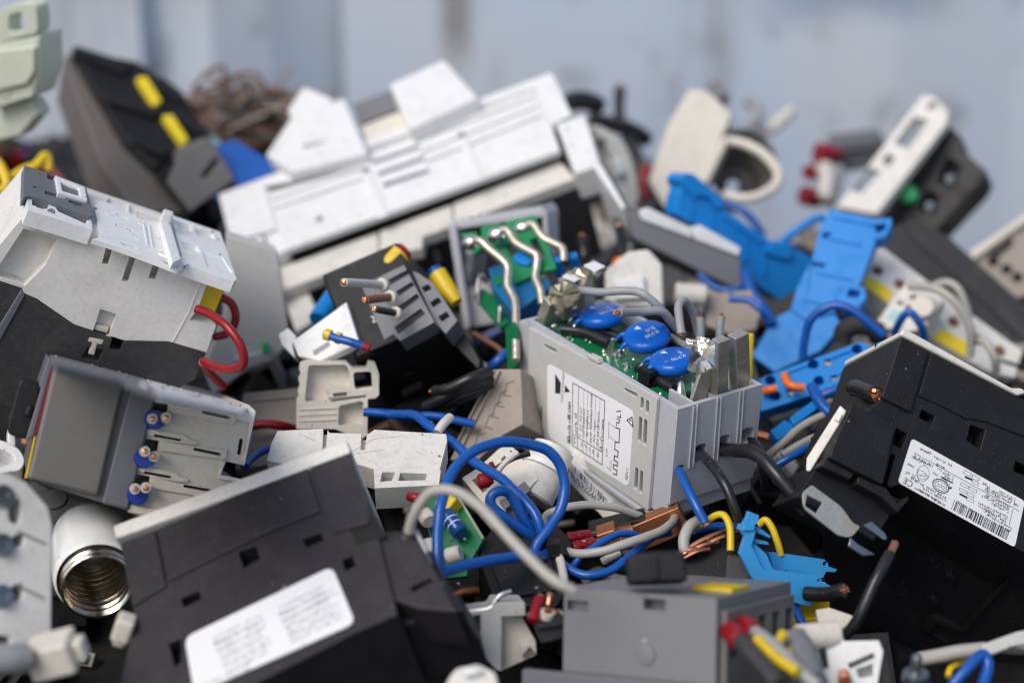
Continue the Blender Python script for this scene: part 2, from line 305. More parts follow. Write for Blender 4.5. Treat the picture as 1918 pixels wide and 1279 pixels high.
# placement of each rigid thing: size in mm, rotation and position in the scene (mm)
POSE = {
 'module': ((89.1,37.5,41.2),[(0.5815,0.8124,0.0440,0.9),(-0.8088,0.5830,-0.0765,44.7),(-0.0878,0.0089,0.9961,204.2)]),
 'left_contactor': ((74.8,48.2,39.5),[(0.8796,-0.2403,0.4106,-178.1),(0.2472,0.9683,0.0372,0.9),(-0.4065,0.0688,0.9110,259.1)]),
 'motor_switch': ((66.7,103.5,40.1),[(0.9346,-0.2460,0.2571,-155.6),(0.1368,0.9154,0.3786,-58.4),(-0.3285,-0.3187,0.8891,223.3)]),
 'front_contactor': ((75.0,45.0,84.4),[(0.9376,0.1929,-0.2894,-96.1),(0.1725,0.4646,0.8686,-157.0),(0.3020,-0.8643,0.4023,181.4)]),
 'right_contactor': ((62.6,45.0,50.8),[(0.8781,-0.2832,0.3858,110.1),(-0.0141,0.7905,0.6123,-46.9),(-0.4784,-0.5431,0.6901,222.8)]),
 'breaker': ((155.5,68.0,45.0),[(0.9388,-0.2679,-0.2163,-100.4),(0.1612,0.8970,-0.4116,160.2),(0.3043,0.3515,0.8853,181.1)]),
 'cc2': ((31.0,26.5,46.5),[(0.8990,-0.3666,-0.2395,-45.1),(0.1117,0.7207,-0.6842,66.8),(0.4234,0.5883,0.6889,198.5)]),
 'grey_box': ((49.0,58.9,37.6),[(0.8763,0.4815,0.0167,14.9),(-0.4547,0.8150,0.3592,-119.3),(0.1594,-0.3223,0.9331,175.7)]),
 'frame': ((1.0,1.0,1.0),[(0.9781,0.2059,-0.0289,-6.2),(-0.1954,0.9578,0.2108,114.4),(0.0711,-0.2005,0.9771,230.9)]),
 'board1': ((1.0,1.0,1.0),[(0.9659,0.1923,0.1732,2.2),(-0.2432,0.4457,0.8615,80.5),(0.0885,-0.8743,0.4773,254.9)]),
 'board2': ((1.0,1.0,1.0),[(0.9848,0.1162,0.1290,-12.0),(-0.1632,0.3651,0.9166,77.4),(0.0594,-0.9237,0.3785,234.7)]),
 'board3': ((1.0,1.0,1.0),[(0.8192,0.5540,-0.1485,-2.1),(-0.5390,0.8320,0.1311,40.7),(0.1962,-0.0274,0.9802,233.0)]),
 'term_up': ((1.0,1.0,1.0),[(0.9945,-0.1041,0.0091,-62.8),(0.0982,0.9608,0.2593,25.1),(-0.0358,-0.2570,0.9658,219.4)]),
 'term_ly': ((1.0,1.0,1.0),[(1.0000,0.0000,0.0000,-51.8),(0.0000,0.3746,0.9272,-22.3),(0.0000,-0.9272,0.3746,218.0)]),
 'taupe': ((1.0,1.0,1.0),[(0.9063,0.4082,0.1094,-8.4),(-0.3971,0.7341,0.5508,18.4),(0.1445,-0.5426,0.8274,212.9)]),
 'bt1': ((1.0,1.0,1.0),[(0.9272,-0.3732,0.0326,96.8),(0.3520,0.8978,0.2648,164.9),(-0.1281,-0.2340,0.9638,235.3)]),
 'bt2': ((1.0,1.0,1.0),[(0.9781,0.1928,0.0779,125.7),(-0.1954,0.7241,0.6614,121.9),(0.0711,-0.6622,0.7459,228.3)]),
 'bt3': ((1.0,1.0,1.0),[(0.9962,0.0790,0.0368,115.6),(-0.0819,0.7039,0.7056,56.0),(0.0298,-0.7059,0.7077,216.8)]),
 'bt4': ((1.0,1.0,1.0),[(0.9848,-0.1504,-0.0868,104.7),(0.1632,0.6304,0.7589,32.4),(-0.0594,-0.7615,0.6454,210.3)]),
 'strip': ((1.0,1.0,1.0),[(0.9903,-0.1180,-0.0738,175.0),(0.1308,0.6079,0.7832,131.7),(-0.0476,-0.7852,0.6174,211.3)]),
 'stripcap': ((1.0,1.0,1.0),[(0.9848,0.1504,0.0868,159.0),(-0.1632,0.6304,0.7589,118.3),(0.0594,-0.7615,0.6454,218.3)]),
 'bigblack': ((1.0,1.0,1.0),[(0.9848,-0.1632,-0.0594,194.4),(0.1632,0.7526,0.6379,182.4),(-0.0594,-0.6379,0.7678,213.0)]),
 'dinb': ((1.0,1.0,1.0),[(0.9397,0.3368,0.0594,181.3),(-0.3214,0.8102,0.4902,259.2),(0.1170,-0.4797,0.8696,240.0)]),
 'dinw': ((1.0,1.0,1.0),[(0.8660,0.4096,0.2868,172.0),(-0.4698,0.4704,0.7469,252.0),(0.1710,-0.7816,0.5999,249.5)]),
 'gbox': ((1.0,1.0,1.0),[(0.9659,-0.2588,0.0000,72.3),(0.2432,0.9077,0.3420,142.2),(-0.0885,-0.3304,0.9397,240.0)]),
 'wbox': ((1.0,1.0,1.0),[(0.9962,0.0868,0.0076,46.8),(-0.0819,0.9027,0.4223,114.6),(0.0298,-0.4213,0.9064,237.5)]),
 'trunk': ((1.0,1.0,1.0),[(0.9848,0.1736,0.0000,83.7),(-0.1632,0.9254,0.3420,252.9),(0.0594,-0.3368,0.9397,251.8)]),
 'lterm': ((1.0,1.0,1.0),[(0.8192,-0.5714,-0.0500,-141.7),(0.5390,0.7370,0.4078,-119.0),(-0.1962,-0.3610,0.9117,224.3)]),
 'holder': ((1.0,1.0,1.0),[(0.9703,-0.2419,0.0000,87.7),(0.2273,0.9118,0.3420,-59.8),(-0.0827,-0.3319,0.9397,196.8)]),
 'pcbc': ((1.0,1.0,1.0),[(0.9063,0.3660,0.2113,-22.6),(-0.3971,0.5665,0.7220,-45.4),(0.1445,-0.7383,0.6588,201.3)]),
 'ccon': ((1.0,1.0,1.0),[(0.9903,0.1034,0.0931,-5.3),(-0.1308,0.4627,0.8768,-12.5),(0.0476,-0.8805,0.4717,203.9)]),
 'bbox': ((1.0,1.0,1.0),[(0.9511,0.3090,0.0000,30.2),(-0.2904,0.8937,0.3420,2.7),(0.1057,-0.3253,0.9397,193.0)]),
 'bblk': ((1.0,1.0,1.0),[(1.0000,0.0000,0.0000,0.2),(0.0000,0.4226,0.9063,-61.0),(0.0000,-0.9063,0.4226,193.6)]),
 'bot1': ((1.0,1.0,1.0),[(0.9848,-0.1730,0.0151,-4.8),(0.1632,0.9517,0.2601,-92.9),(-0.0594,-0.2536,0.9655,187.7)]),
 'bot2': ((1.0,1.0,1.0),[(1.0000,0.0000,0.0000,-11.9),(0.0000,0.6428,0.7660,-143.0),(0.0000,-0.7660,0.6428,202.1)]),
 'wcon': ((1.0,1.0,1.0),[(0.9848,0.1710,0.0302,95.9),(-0.1632,0.8520,0.4975,-110.8),(0.0594,-0.4949,0.8669,188.4)]),
 'rcon': ((1.0,1.0,1.0),[(0.9848,-0.1632,-0.0594,148.2),(0.1632,0.7526,0.6379,-104.7),(-0.0594,-0.6379,0.7678,190.4)]),
 'rear_white': ((1.0,1.0,1.0),[(0.9659,-0.2578,0.0226,48.5),(0.2432,0.9340,0.2616,234.2),(-0.0885,-0.2472,0.9649,244.3)]),
 'coil': ((1.0,1.0,1.0),[(1.0000,0.0000,0.0000,66.2),(0.0000,0.6428,0.7660,-52.6),(0.0000,-0.7660,0.6428,193.2)]),
 'frontblack': ((1.0,1.0,1.0),[(1.0000,0.0000,0.0000,47.9),(0.0000,0.8660,0.5000,-119.2),(0.0000,-0.5000,0.8660,223.6)]),
 'whitering': ((1.0,1.0,1.0),[(0.9397,-0.2802,-0.1962,-162.0),(0.3214,0.5272,0.7866,-48.7),(-0.1170,-0.8023,0.5854,227.4)]),
 'darkslot': ((1.0,1.0,1.0),[(1.0000,0.0000,0.0000,8.2),(0.0000,0.8660,0.5000,-103.0),(0.0000,-0.5000,0.8660,195.0)]),
 'rblk': ((1.0,1.0,1.0),[(0.9848,0.1504,0.0868,222.3),(-0.1632,0.6304,0.7589,222.6),(0.0594,-0.7615,0.6454,212.5)]),
 'greymid': ((1.0,1.0,1.0),[(1.0000,0.0000,0.0000,79.6),(0.0000,0.7660,0.6428,120.5),(0.0000,-0.6428,0.7660,224.3)]),
 'leftmid': ((1.0,1.0,1.0),[(0.9848,-0.1710,0.0302,-101.0),(0.1632,0.9707,0.1761,86.4),(-0.0594,-0.1685,0.9839,218.4)]),
 'slab': ((1.0,1.0,1.0),[(1.0000,0.0000,0.0000,-88.5),(0.0000,0.5736,0.8192,44.8),(0.0000,-0.8192,0.5736,206.3)]),
 'plate': ((1.0,1.0,1.0),[(1.0000,0.0000,0.0000,-149.7),(0.0000,0.5000,0.8660,-10.3),(0.0000,-0.8660,0.5000,186.7)]),
 'sidew': ((1.0,1.0,1.0),[(0.9397,0.3368,0.0594,98.9),(-0.3214,0.8102,0.4902,-40.8),(0.1170,-0.4797,0.8696,231.6)]),
 'lowbase': ((1.0,1.0,1.0),[(0.9781,0.1545,-0.1391,136.3),(-0.1954,0.9119,-0.3609,-26.3),(0.0711,0.3802,0.9222,207.0)]),
 'terml': ((1.0,1.0,1.0),[(1.0000,0.0000,0.0000,107.4),(0.0000,0.5736,0.8192,-79.6),(0.0000,-0.8192,0.5736,186.2)]),
 'pale_housing': ((1.0,1.0,1.0),[(0.7880,0.5708,-0.2306,-198.4),(-0.5785,0.8147,0.0397,156.2),(0.2106,0.1021,0.9722,307.9)]),
 'dark_block': ((1.0,1.0,1.0),[(0.9397,-0.2695,-0.2106,-167.5),(0.3214,0.4853,0.8132,244.9),(-0.1170,-0.8318,0.5426,273.7)]),
 'dark_end': ((1.0,1.0,1.0),[(0.9659,-0.2578,0.0226,-137.1),(0.2432,0.9340,0.2616,204.0),(-0.0885,-0.2472,0.9649,254.9)]),
 'sheet': ((1.0,1.0,1.0),[(0.9848,0.1422,0.0996,-115.4),(-0.1632,0.5619,0.8110,216.4),(0.0594,-0.8149,0.5766,254.0)]),
 'fclow': ((1.0,1.0,1.0),[(0.9848,-0.1368,0.1069,-41.1),(0.1632,0.9398,-0.3002,-110.2),(-0.0594,0.3131,0.9479,198.8)]),
}
# ================================================================ the setting
def structure(name, m, shapes, label=None, **k):
    o = part(name, None, m, shapes, **k); o['kind'] = 'structure'
    if label: o['label'] = label
    return o
mat('floor', (.06, .058, .055), .8, dirt=.5, grain=.2)
wm = mat('wallpaint', (.44, .50, .58), .5, dirt=0, speck=0, bump=0, scratch=0)
def wall_material(m):
    nt = m.node_tree; b = nt.nodes['Principled BSDF']; tc = nt.nodes.new('ShaderNodeTexCoord'); v = tc.outputs['Object']
    big = ramp(nt, noise(nt, v, 3.2, 5, .6, .4), .38, .66)
    c = mixc(nt, big, (.52, .62, .76), (.60, .64, .69))
    mp = nt.nodes.new('ShaderNodeMapping'); mp.inputs['Scale'].default_value = (14, 14, 2.2); nt.links.new(v, mp.inputs['Vector'])
    c = mixc(nt, nmath(nt, 'MULTIPLY', ramp(nt, noise(nt, mp.outputs[0], 1, 4, .6), .47, .68), .62), c, (.29, .285, .285))      # run-off streaks
    c = mixc(nt, nmath(nt, 'MULTIPLY', ramp(nt, noise(nt, v, 21, 3, .6), .57, .70), .5), c, (.25, .23, .215))              # rust spots and knocks
    sx = nt.nodes.new('ShaderNodeSeparateXYZ'); nt.links.new(v, sx.inputs[0])
    def near(o, a, w): return ramp(nt, nmath(nt, 'ABSOLUTE', nmath(nt, 'SUBTRACT', o, a)), w, w*.2)
    streak = nmath(nt, 'MULTIPLY', near(sx.outputs['X'], -.036, .016), ramp(nt, sx.outputs['Z'], .19, .235))
    c = mixc(nt, nmath(nt, 'MULTIPLY', streak, .75), c, (.21, .185, .16))                                                      # rust run beside a weld
    patch = nmath(nt, 'MULTIPLY', near(sx.outputs['X'], .22, .09), ramp(nt, nmath(nt, 'ADD', sx.outputs['Z'], nmath(nt, 'MULTIPLY', noise(nt, v, 12, 3), .03)), .238, .262))
    c = mixc(nt, nmath(nt, 'MULTIPLY', patch, .8), c, (.30, .36, .48))                                                        # darker blue band near the top
    nt.links.new(c, b.inputs['Base Color'])
wall_material(wm)
structure('floor', 'floor', box(-1500, 1500, -700, 900, -12, 0), 'dark scrap yard floor under the heap', bevel=0)
# corrugated steel side of a container: trapezoid folds, each fold edge where the photograph shows it
WY = 640
prof = [(-900, 0), (-620, 0), (-590, 36), (-470, 36), (-440, 0), (-241, 0), (-235, 16), (-196, 10), (-160, 24), (-114, 58), (-107, 4), (250, 4), (330, 14), (420, 14), (450, 4), (620, 4), (650, 40), (900, 40)]
vv = [(x, WY+d, z) for x, d in prof for z in (0, 900)]
ff = [(2*i, 2*i+2, 2*i+3, 2*i+1) for i in range(len(prof)-1)]
cw = part('container_wall', None, 'wallpaint', (vv, ff), bevel=0); cw['kind'] = 'structure'; cw['label'] = 'pale blue grey painted corrugated steel container wall with stains'
cw.data.flip_normals(); cw.data.polygons.foreach_set('use_smooth', [False]*len(cw.data.polygons))
sm = cw.modifiers.new('thick', 'SOLIDIFY'); sm.thickness = .002

# ================================================================ relay module (grey housing, open top)
t = thing('relay_module', 'grey relay module torn open at the top with green board and three blue discs', 'relay module', 'module')
slots = [prism('y', soft(s, 1.1), -3, 2.6) for s in (
  [(17.33,36.82),(24.7,37.2),(24.93,36.02),(17.81,35.41)], [(62.66,38.47),(69.76,39.0),(70.03,37.59),(63.13,37.21)],
  [(71.65,38.73),(73.15,38.91),(73.43,34.52),(71.8,34.51)], [(74.47,38.78),(75.96,38.96),(76.29,34.15),(74.67,34.14)],
  [(71.49,31.39),(73.22,31.52),(73.72,22.24),(71.96,22.31)], [(74.19,31.63),(75.91,31.84),(76.44,22.37),(74.59,22.32)],
  [(71.65,12.15),(73.3,12.28),(73.67,3.99),(71.88,4.03)], [(74.3,12.19),(75.82,12.41),(76.33,3.98),(74.57,3.86)],
  [(13.85,11.85),(15.46,12.05),(15.92,5.05),(14.27,5.25)], [(16.59,11.95),(18.19,12.14),(18.67,5.01),(17.05,5.05)])]
holes = [prism('x', soft(s, 1.4), 78, 95) for s in (
  [(9.66,18.47),(9.07,24.81),(11.41,25.57),(14.29,24.81),(14.24,18.78)], [(19.88,19.59),(19.38,25.55),(21.79,26.08),(24.63,25.34),(24.58,19.5)],
  [(30.12,20.37),(29.77,25.55),(31.92,26.16),(35.57,25.37),(35.48,20.14)], [(1.81,15.58),(1.59,19.51),(3.07,19.8),(5.18,19.22),(5.04,15.47)])]
part('housing', t, 'coolgrey', box(0, 89.1, 0, 37.5, 0, 41.2), cut=[box(1.6, 87.4, 1.8, 35.7, 30, 50), box(4, 80, 4, 33, 6, 31), box(-1, 5, -1, 40, 38.8, 45), box(88.2, 92, -1, 39, -1, 5.5)]+slots+holes, bevel=.3)
part('front_cover', t, 'lightgrey', [prism('y', [(7.72,39.38),(79.27,41.94),(79.99,41.2),(80.0,1.76),(80.05,-0.6),(11.6,0.75),(10.03,1.4)], -1.5, -.02),
     prism('y', [(41.14,41.11),(41.82,42.47),(47.3,42.97),(48.15,41.3)], -1.4, 1.2)], cut=slots, bevel=.25)
part('bottom_rail', t, 'coolgrey', prism('y', [(11.13,0.38),(80.12,-1.2),(79.63,-2.71),(74.78,-2.97),(11.74,-0.86)], -2.6, 3), bevel=.3)
for s in ([(6.22,40.62),(6.84,40.62),(7.25,17.42),(6.54,17.38)], [(7.87,40.96),(8.65,41.07),(9.21,17.66),(8.41,17.57)],
          [(16.6,41.2),(17.22,41.28),(18.13,16.55),(17.4,16.51)], [(18.19,41.41),(19.0,41.44),(20.02,16.82),(19.2,16.81)],
          [(26.53,41.56),(27.17,41.55),(28.16,18.15),(27.43,18.11)], [(28.18,41.61),(29.0,41.64),(29.89,18.47),(29.05,18.46)]):
    part('end_rib', t, 'coolgrey', prism('x', s, 89, 89.75), bevel=.3)
for y0 in (10.5, 20.5, 29.5):
    part('inner_divider', t, 'coolgrey', box(72, 87.6, y0, y0+1.2, 33, 39.5-.05*y0), bevel=.2)
pcb = part('circuit_board', t, 'pcb', box(3.0, 72, 1.9, 35.6, 34.4, 36.0), bevel=.1)
blobs = []
for k in range(70):
    x, y = rnd.uniform(4, 71), rnd.uniform(3, 34); r = rnd.uniform(.25, .8)
    blobs.append(lathe((x, y, 35.8), (rnd.uniform(-.2, .2), rnd.uniform(-.2, .2), 1), [(0, r*1.2), (r*.5, r), (r*1.0, r*.55), (r*1.25, .02)], 8))
part('solder_joints', pcb, 'tin', blobs, bevel=0, kind='stuff')
part('trace', pcb, 'pcbedge', [box(8, 40, 3, 3.5, 36, 36.06), box(12, 13, 4, 20, 36, 36.06), box(20, 60, 5, 5.4, 36, 36.06)], bevel=0)
def disc(p, d, r, h): return lathe(p, d, [(0, r*.70), (.08*h, r*.86), (.22*h, r*.96), (.4*h, r), (.6*h, r), (.78*h, r*.96), (.92*h, r*.87), (h, r*.72), (h*1.02, r*.3)], 40)
for c, nrm, r, rot, lead in (((18.27,23.48,40.6), (-.10, -.10, 1), 8.6, -12, ()),
                       ((40.9,26.18,40.8), (.05, -.26, 1), 8.5, -8, (((553,380),(505,450)), ((625,400),(588,488)))),
                       ((62.06,20.56,41.0), (-.06, -.14, 1), 8.3, -5, ())):
    n = Vector(nrm).normalized(); p = Vector(c)
    v = part('varistor', t, 'varistorblue', [disc(p-n*.8, n, r, 5.0)], bevel=0, ang=70)
    x = Vector((1, -.55, 0)); x = (x-n*x.dot(n)).normalized(); y = n.cross(x)
    for s in (-1, 1):
        part('coated_lead', v, 'varistorblue', tube([p+n*2+x*s*2.4-y*r*.55, p+n*2.6+x*s*3-y*r*.95, p+n*1.2+x*s*3.3-y*(r+1.6)], 1.25, 12, 5, r2=.7), bevel=0, ang=70)
        part('lead', v, 'tin', tube([p+n*1.2+x*s*3.3-y*(r+1.4), p-n*.5+x*s*3.6-y*(r+3.0), Vector((p.x, p.y, 36))+x*s*3.8-y*(r+3.4)], .42, 8, 5), bevel=0)
    o = p+n*4.28
    text('lettering', v, 'K320', 2.6, o+x*2.2+y*1.6, y*-1+x*.4, x, 'whiteink'); text('lettering', v, 'S20', 2.6, o+x*-.8+y*1.6, y*-1+x*.4, x, 'whiteink')
    tri = [o+x*-4.2+y*-2.4, o+x*-1.8+y*-1.2, o+x*-2.6+y*-3.8]
    part('triangle_mark', v, 'whiteink', ([tuple(q-n*.3) for q in tri]+[tuple(q+n*.05) for q in tri], [(2, 1, 0), (3, 4, 5), (0, 1, 4, 3), (1, 2, 5, 4), (2, 0, 3, 5)]), bevel=0)
# sleeved black resistors and the clip on the board
part('sleeved_resistor', t, 'blackcable', tube([(12.22,10.49,37.6), (20.06,14.62,38.6), (31.45,16.88,38.4)], 2.0, 14), bevel=0)
part('sleeved_resistor', t, 'blackcable', tube([(17.79,17.82,37.8), (22.78,21.83,38.2), (29.92,23.69,38.0)], 1.9, 14), bevel=0)
part('sleeved_resistor', t, 'blackcable', tube([(42.56,35.03,38.0), (47.49,36.59,38.0), (53.58,36.62,38.2)], 2.0, 14), bevel=0)
part('sleeved_resistor', t, 'blackcable', tube([(51.38,13.93,37.6), (61.16,13.19,38.2), (71.14,13.6,37.6)], 1.9, 14), bevel=0)
c = Vector((60.44,10.38,37.8)); part('clip', t, 'black', [box(c.x-2.6, c.x+3.4, c.y-2.0, c.y+2.2, 36, 42)], cut=[cyl((c.x-6, c.y, 38.4), (c.x+6, c.y, 38.4), 1.5)], bevel=.3)
part('solder_lump', t, 'tin', lathe((34.68,14.54,36.0), (.2, 0, 1), [(0, 2.2), (1.5, 1.6), (4, 1.0), (6.5, .9), (7, .1)], 12), bevel=0)
part('solder_lump', t, 'tin', lathe((36.33,17.38,36.0), (0, 0, 1), [(0, 2.4), (1, 2.0), (1.8, .6), (2, .1)], 12), bevel=0)
part('solder_lump', t, 'tin', lathe((45.84,13.49,36.0), (0, 0, 1), [(0, 2), (1, 1.6), (1.6, .5), (1.8, .1)], 12), bevel=0)
part('solder_lump', t, 'tin', lathe((8.21,8.52,36.0), (.6, -.2, .6), [(0, 1.8), (2, 1.4), (5, 1.2), (6, .1)], 12), bevel=0)
part('solder_lump', t, 'tin', lathe((74.88,13.34,36.0), (-.4, .3, .8), [(0, 2.4), (2.5, 1.6), (5, 1.2), (6, .1)], 12), bevel=0)
# busbar stubs
def stub(base, top, w, th, name='busbar', m='tinned'):
    o = part(name, t, m, bar(base, top, w, th, up=(0, 1, 0)), bevel=.35); return o
stub((82.0,24.59,31.57), (82.0,22.65,58.72), 4.0, 5.0)
stub((82.0,34.9,32.09), (82.0,30.36,58.85), 4.4, 6.0)
stub((80.0,15.58,33.77), (80.0,20.28,48.67), 1.6, 6.4)
def torn(ps, seed, m='tinned', th=.8):
    """a ragged crumpled piece of tinned copper sheet"""
    r = random.Random(seed); n = len(ps); P_ = [Vector(p) for p in ps]; c = sum(P_, Vector())/n; V = []; F = []
    ring = []
    for i in range(n):
        a, b = P_[i], P_[(i+1) % n]
        for k in range(4):
            q = a.lerp(b, k/4); ring.append(q+Vector((r.uniform(-1, 1), r.uniform(-1, 1), r.uniform(-1, 1)))*.5)
    mid = [c.lerp(q, .5)+Vector((r.uniform(-1, 1), r.uniform(-1, 1), r.uniform(-1, 1)))*.8 for q in ring]
    m_ = len(ring); V = [tuple(q) for q in ring+mid]+[tuple(c)]
    for i in range(m_):
        j = (i+1) % m_; F += [(i, j, m_+j, m_+i), (m_+i, m_+j, 2*m_)]
    k = len(V); V += [(x+th*.3, y+th, z-th*.3) for x, y, z in V]; F += [tuple(reversed([i+k for i in f])) for f in F]
    F += [(j, i, i+k, j+k) for i, j in ((i, (i+1) % m_) for i in range(m_))]
    return V, F
part('torn_metal', t, 'tin', [torn([(81.95,9.0,50.63), (82.88,9.0,59.95), (82.06,14.0,61.08), (88.66,14.0,61.83), (94.62,9.0,56.55), (88.08,9.0,51.65)], 3), torn([(78.52,10.0,60.23), (85.51,14.0,62.43), (85.71,12.0,58.9), (81.87,10.0,58.58)], 5)], bevel=0, ang=20)
stub((1.46,9.0,34.24), (6.56,9.0,47.51), 4.6, 4.0)
stub((5.8,26.0,39.1), (2.54,26.0,53.74), 6.0, 4.4)
stub((2.91,18.0,36.89), (3.34,18.0,52.45), 5.0, 4.0)
part('torn_metal', t, 'clear', [torn([(2.99,9.0,45.77), (6.08,9.0,52.92), (12.21,12.0,55.74), (18.52,12.0,55.29), (19.64,9.0,50.83), (13.47,9.0,45.72)], 8), torn([(0.21,18.0,52.92), (5.18,20.0,57.11), (10.62,22.0,55.48), (11.98,18.0,51.61), (4.64,18.0,51.72)], 11), torn([(0.61,26.0,54.66), (5.57,28.0,58.6), (13.42,28.0,58.45), (9.87,26.0,53.58), (3.87,26.0,52.61)], 14)], bevel=0, ang=20)
part('cap_plate', t, 'paper', [prism('z', [(6.43,11.19),(3.61,18.86),(9.49,19.23),(12.4,12.22)], 50, 50.6), prism('z', [(4.3,15.1),(1.09,22.36),(8.14,23.04),(10.41,16.21)], 54, 54.6), prism('z', [(10.89,19.55),(9.93,24.94),(15.8,25.5),(18.1,19.08)], 60, 60.6)], bevel=.15)
# paper label with its print
lab = part('label_sticker', t, 'labelwhite', prism('y', soft([(19.75,30.31),(68.85,32.24),(69.25,3.28),(22.69,2.14)], 2.6, 5), -1.6, -1.48), bevel=0)
Y = -1.6
pr = []
tb = [(35.15,28.77),(53.33,29.5),(54.23,5.12),(37.04,5.11)]
pr.append(ribbon(tb, .32, Y, closed=True))
for a in ([(38.6,28.77),(40.03,5.09)], [(36.71,9.48),(54.05,9.94)]): pr.append(ribbon(a, .26, Y))
for a in ([(41.52,28.89),(43.17,5.04)], [(43.78,28.96),(45.31,5.04)], [(46.03,29.03),(47.43,5.05)], [(48.26,29.21),(49.55,5.0)], [(50.64,29.34),(51.82,5.02)]): pr.append(ribbon(a, .10, Y))
for i, a in enumerate(([(38.87,10.32),(38.0,17.78)], [(41.32,10.56),(40.64,21.13)], [(43.12,10.63),(42.36,22.7)], [(45.07,10.82),(44.49,21.68)], [(47.18,10.92),(46.07,28.67)], [(49.12,10.95),(48.89,19.72)], [(50.9,10.91),(50.57,23.74)], [(53.09,9.95),(53.13,22.11)],
                       [(38.09,6.26),(37.97,9.36)], [(42.79,7.29),(42.69,8.36)], [(44.92,7.29),(44.82,8.36)], [(46.88,7.27),(46.78,8.34)], [(49.01,7.22),(48.9,8.29)], [(51.78,7.02),(51.66,8.19)])):
    pr.append(scribble(a[0], a[1], 1.5, Y, 20+i, .9))
pr.append(scribble((35.28,5.12), (34.12,20.35), 2.0, Y, 60, .95)); pr.append(scribble((35.52,5.22), (34.36,20.45), 1.9, Y, 61, .95))
pr.append(ribbon([(60.51,4.55),(62.37,4.96),(62.5,6.74),(60.47,6.53),(60.45,8.18),(62.34,8.27),(62.47,9.99),(60.43,9.84),(60.57,11.55),(62.28,11.78),(62.35,14.12),(60.48,13.94),(60.33,16.78),(62.45,17.56),(62.22,22.69),(60.23,22.25)], .42, Y))
pr.append(ribbon([(60.45,23.11),(60.47,24.43),(61.7,24.64),(61.79,25.98),(60.48,25.84)], .36, Y)); pr.append(ribbon([(60.69,26.75),(62.24,26.87),(62.26,28.13)], .36, Y)); pr.append(ribbon([(60.13,28.4),(62.13,29.36)], .36, Y))
for a in ([(58.26,4.79),(59.4,5.32)], [(56.05,22.28),(61.02,22.17)], [(56.79,17.41),(60.52,17.25)], [(56.25,22.65),(56.78,16.02)], [(56.75,5.49),(58.98,5.51),(59.04,8.76),(58.27,8.52)]): pr.append(ribbon(a, .13, Y))
pr.append(scribble((56.34,9.47), (56.12,12.42), 1.4, Y, 77)); pr.append(ribbon([(68.26,29.75),(68.92,26.49),(65.74,27.47)], .38, Y, closed=True)); pr.append(ribbon([(68.09,28.49),(66.94,27.78)], .3, Y))
part('print', lab, 'ink', pr, bevel=0)
part('logo_mark', lab, 'ink', [prism('y', [(24.89,28.18),(28.44,25.98),(28.48,21.76),(25.55,20.75)], Y-.05, Y), prism('y', [(30.92,26.23),(34.03,24.87),(30.93,23.35)], Y-.05, Y)], bevel=0)
text('lettering', lab, 'CARLO GAVAZZI', 1.55, (29.7,-1.65,24.85), (0, 0, 1), (-1, 0, 0))
text('lettering', lab, 'REV.1', 1.9, (67.93,-1.65,7.88), (0, 0, 1), (-1, 0, 0))

# ================================================================ white and dark grey contactor on the left
t = thing('contactor', 'white contactor with dark grey base and yellow coil block, upper left', 'contactor', 'left_contactor')
up = [(0.01,39.37),(74.93,39.42),(75.24,36.19),(65.83,36.06),(66.15,25.2),(64.96,20.63),(74.52,21.6),(75.05,11.1),(60.99,10.75),(46.53,6.2),(33.82,6.22),(28.39,6.32),(13.13,11.23),(8.64,11.6),(7.39,13.18),(-6.38,13.27),(-6.43,19.38)]
cuts = [prism('y', s, -3, d) for s, d in (
  ([(28.29,40.59),(30.74,40.7),(31.65,30.58),(29.45,30.34)], 5), ([(37.06,40.65),(39.21,40.64),(40.16,27.03),(37.9,26.71)], 5), ([(45.4,40.91),(47.95,40.89),(48.49,30.91),(46.13,30.62)], 5),
  ([(34.7,14.59),(40.65,14.52),(41.12,0.75),(35.7,0.1)], 3.2), ([(0.89,33.56),(12.5,33.77),(12.03,23.78),(8.06,14.04),(-0.7,14.81),(-2.41,17.74)], 6))]
pk = [prism('z', s, z, 60) for s, z in (([(31.57,44.99),(38.8,45.51),(33.66,4.69),(25.75,4.36),(24.52,20.28)], 38.4), ([(39.54,45.14),(50.94,44.19),(47.5,5.36),(35.82,4.68)], 38.6))]
part('upper_body', t, 'warmgrey', prism('y', up, 0, 48.2), cut=cuts+pk, bevel=.35)
part('base', t, 'charcoal', prism('y', [(-6.57,12.82),(7.19,12.96),(8.62,11.28),(13.08,10.98),(28.34,6.07),(33.86,5.91),(46.63,5.91),(60.97,10.42),(75.03,10.77),(75.0,0.07),(60.85,-16.16),(32.58,-31.24),(6.22,-29.46)], -.3, 47.5), cut=[prism('y', [(42.25,6.33),(46.4,6.15),(46.82,1.89),(42.73,1.7)], -3, 8), prism('y', [(35.7,0.1),(41.12,0.75),(40.89,-4.15),(34.89,-4.58)], -3, 1.4)], bevel=.5)
part('base_edge', t, 'bluegrey', prism('y', [(7.36,12.86),(9.26,11.04),(6.62,-10.24),(3.62,-9.68)], -.9, 5), bevel=.4)
part('rail_latch', t, 'beige', [prism('y', [(35.41,8.35),(40.18,8.57),(40.31,6.46),(35.45,6.3)], .6, 4), prism('y', [(34.73,3.75),(39.94,4.34),(40.03,2.13),(38.32,2.03),(38.81,-2.45),(36.67,-2.53),(36.34,1.91),(34.75,1.92)], -.4, 3), prism('y', [(39.73,5.86),(41.86,6.2),(42.01,1.69),(40.34,1.68)], -.2, 3)], bevel=.4)
part('seam_line', t, 'charcoal', ribbon([(13.28,40.16),(12.88,11.14)], .35, .06), bevel=0)
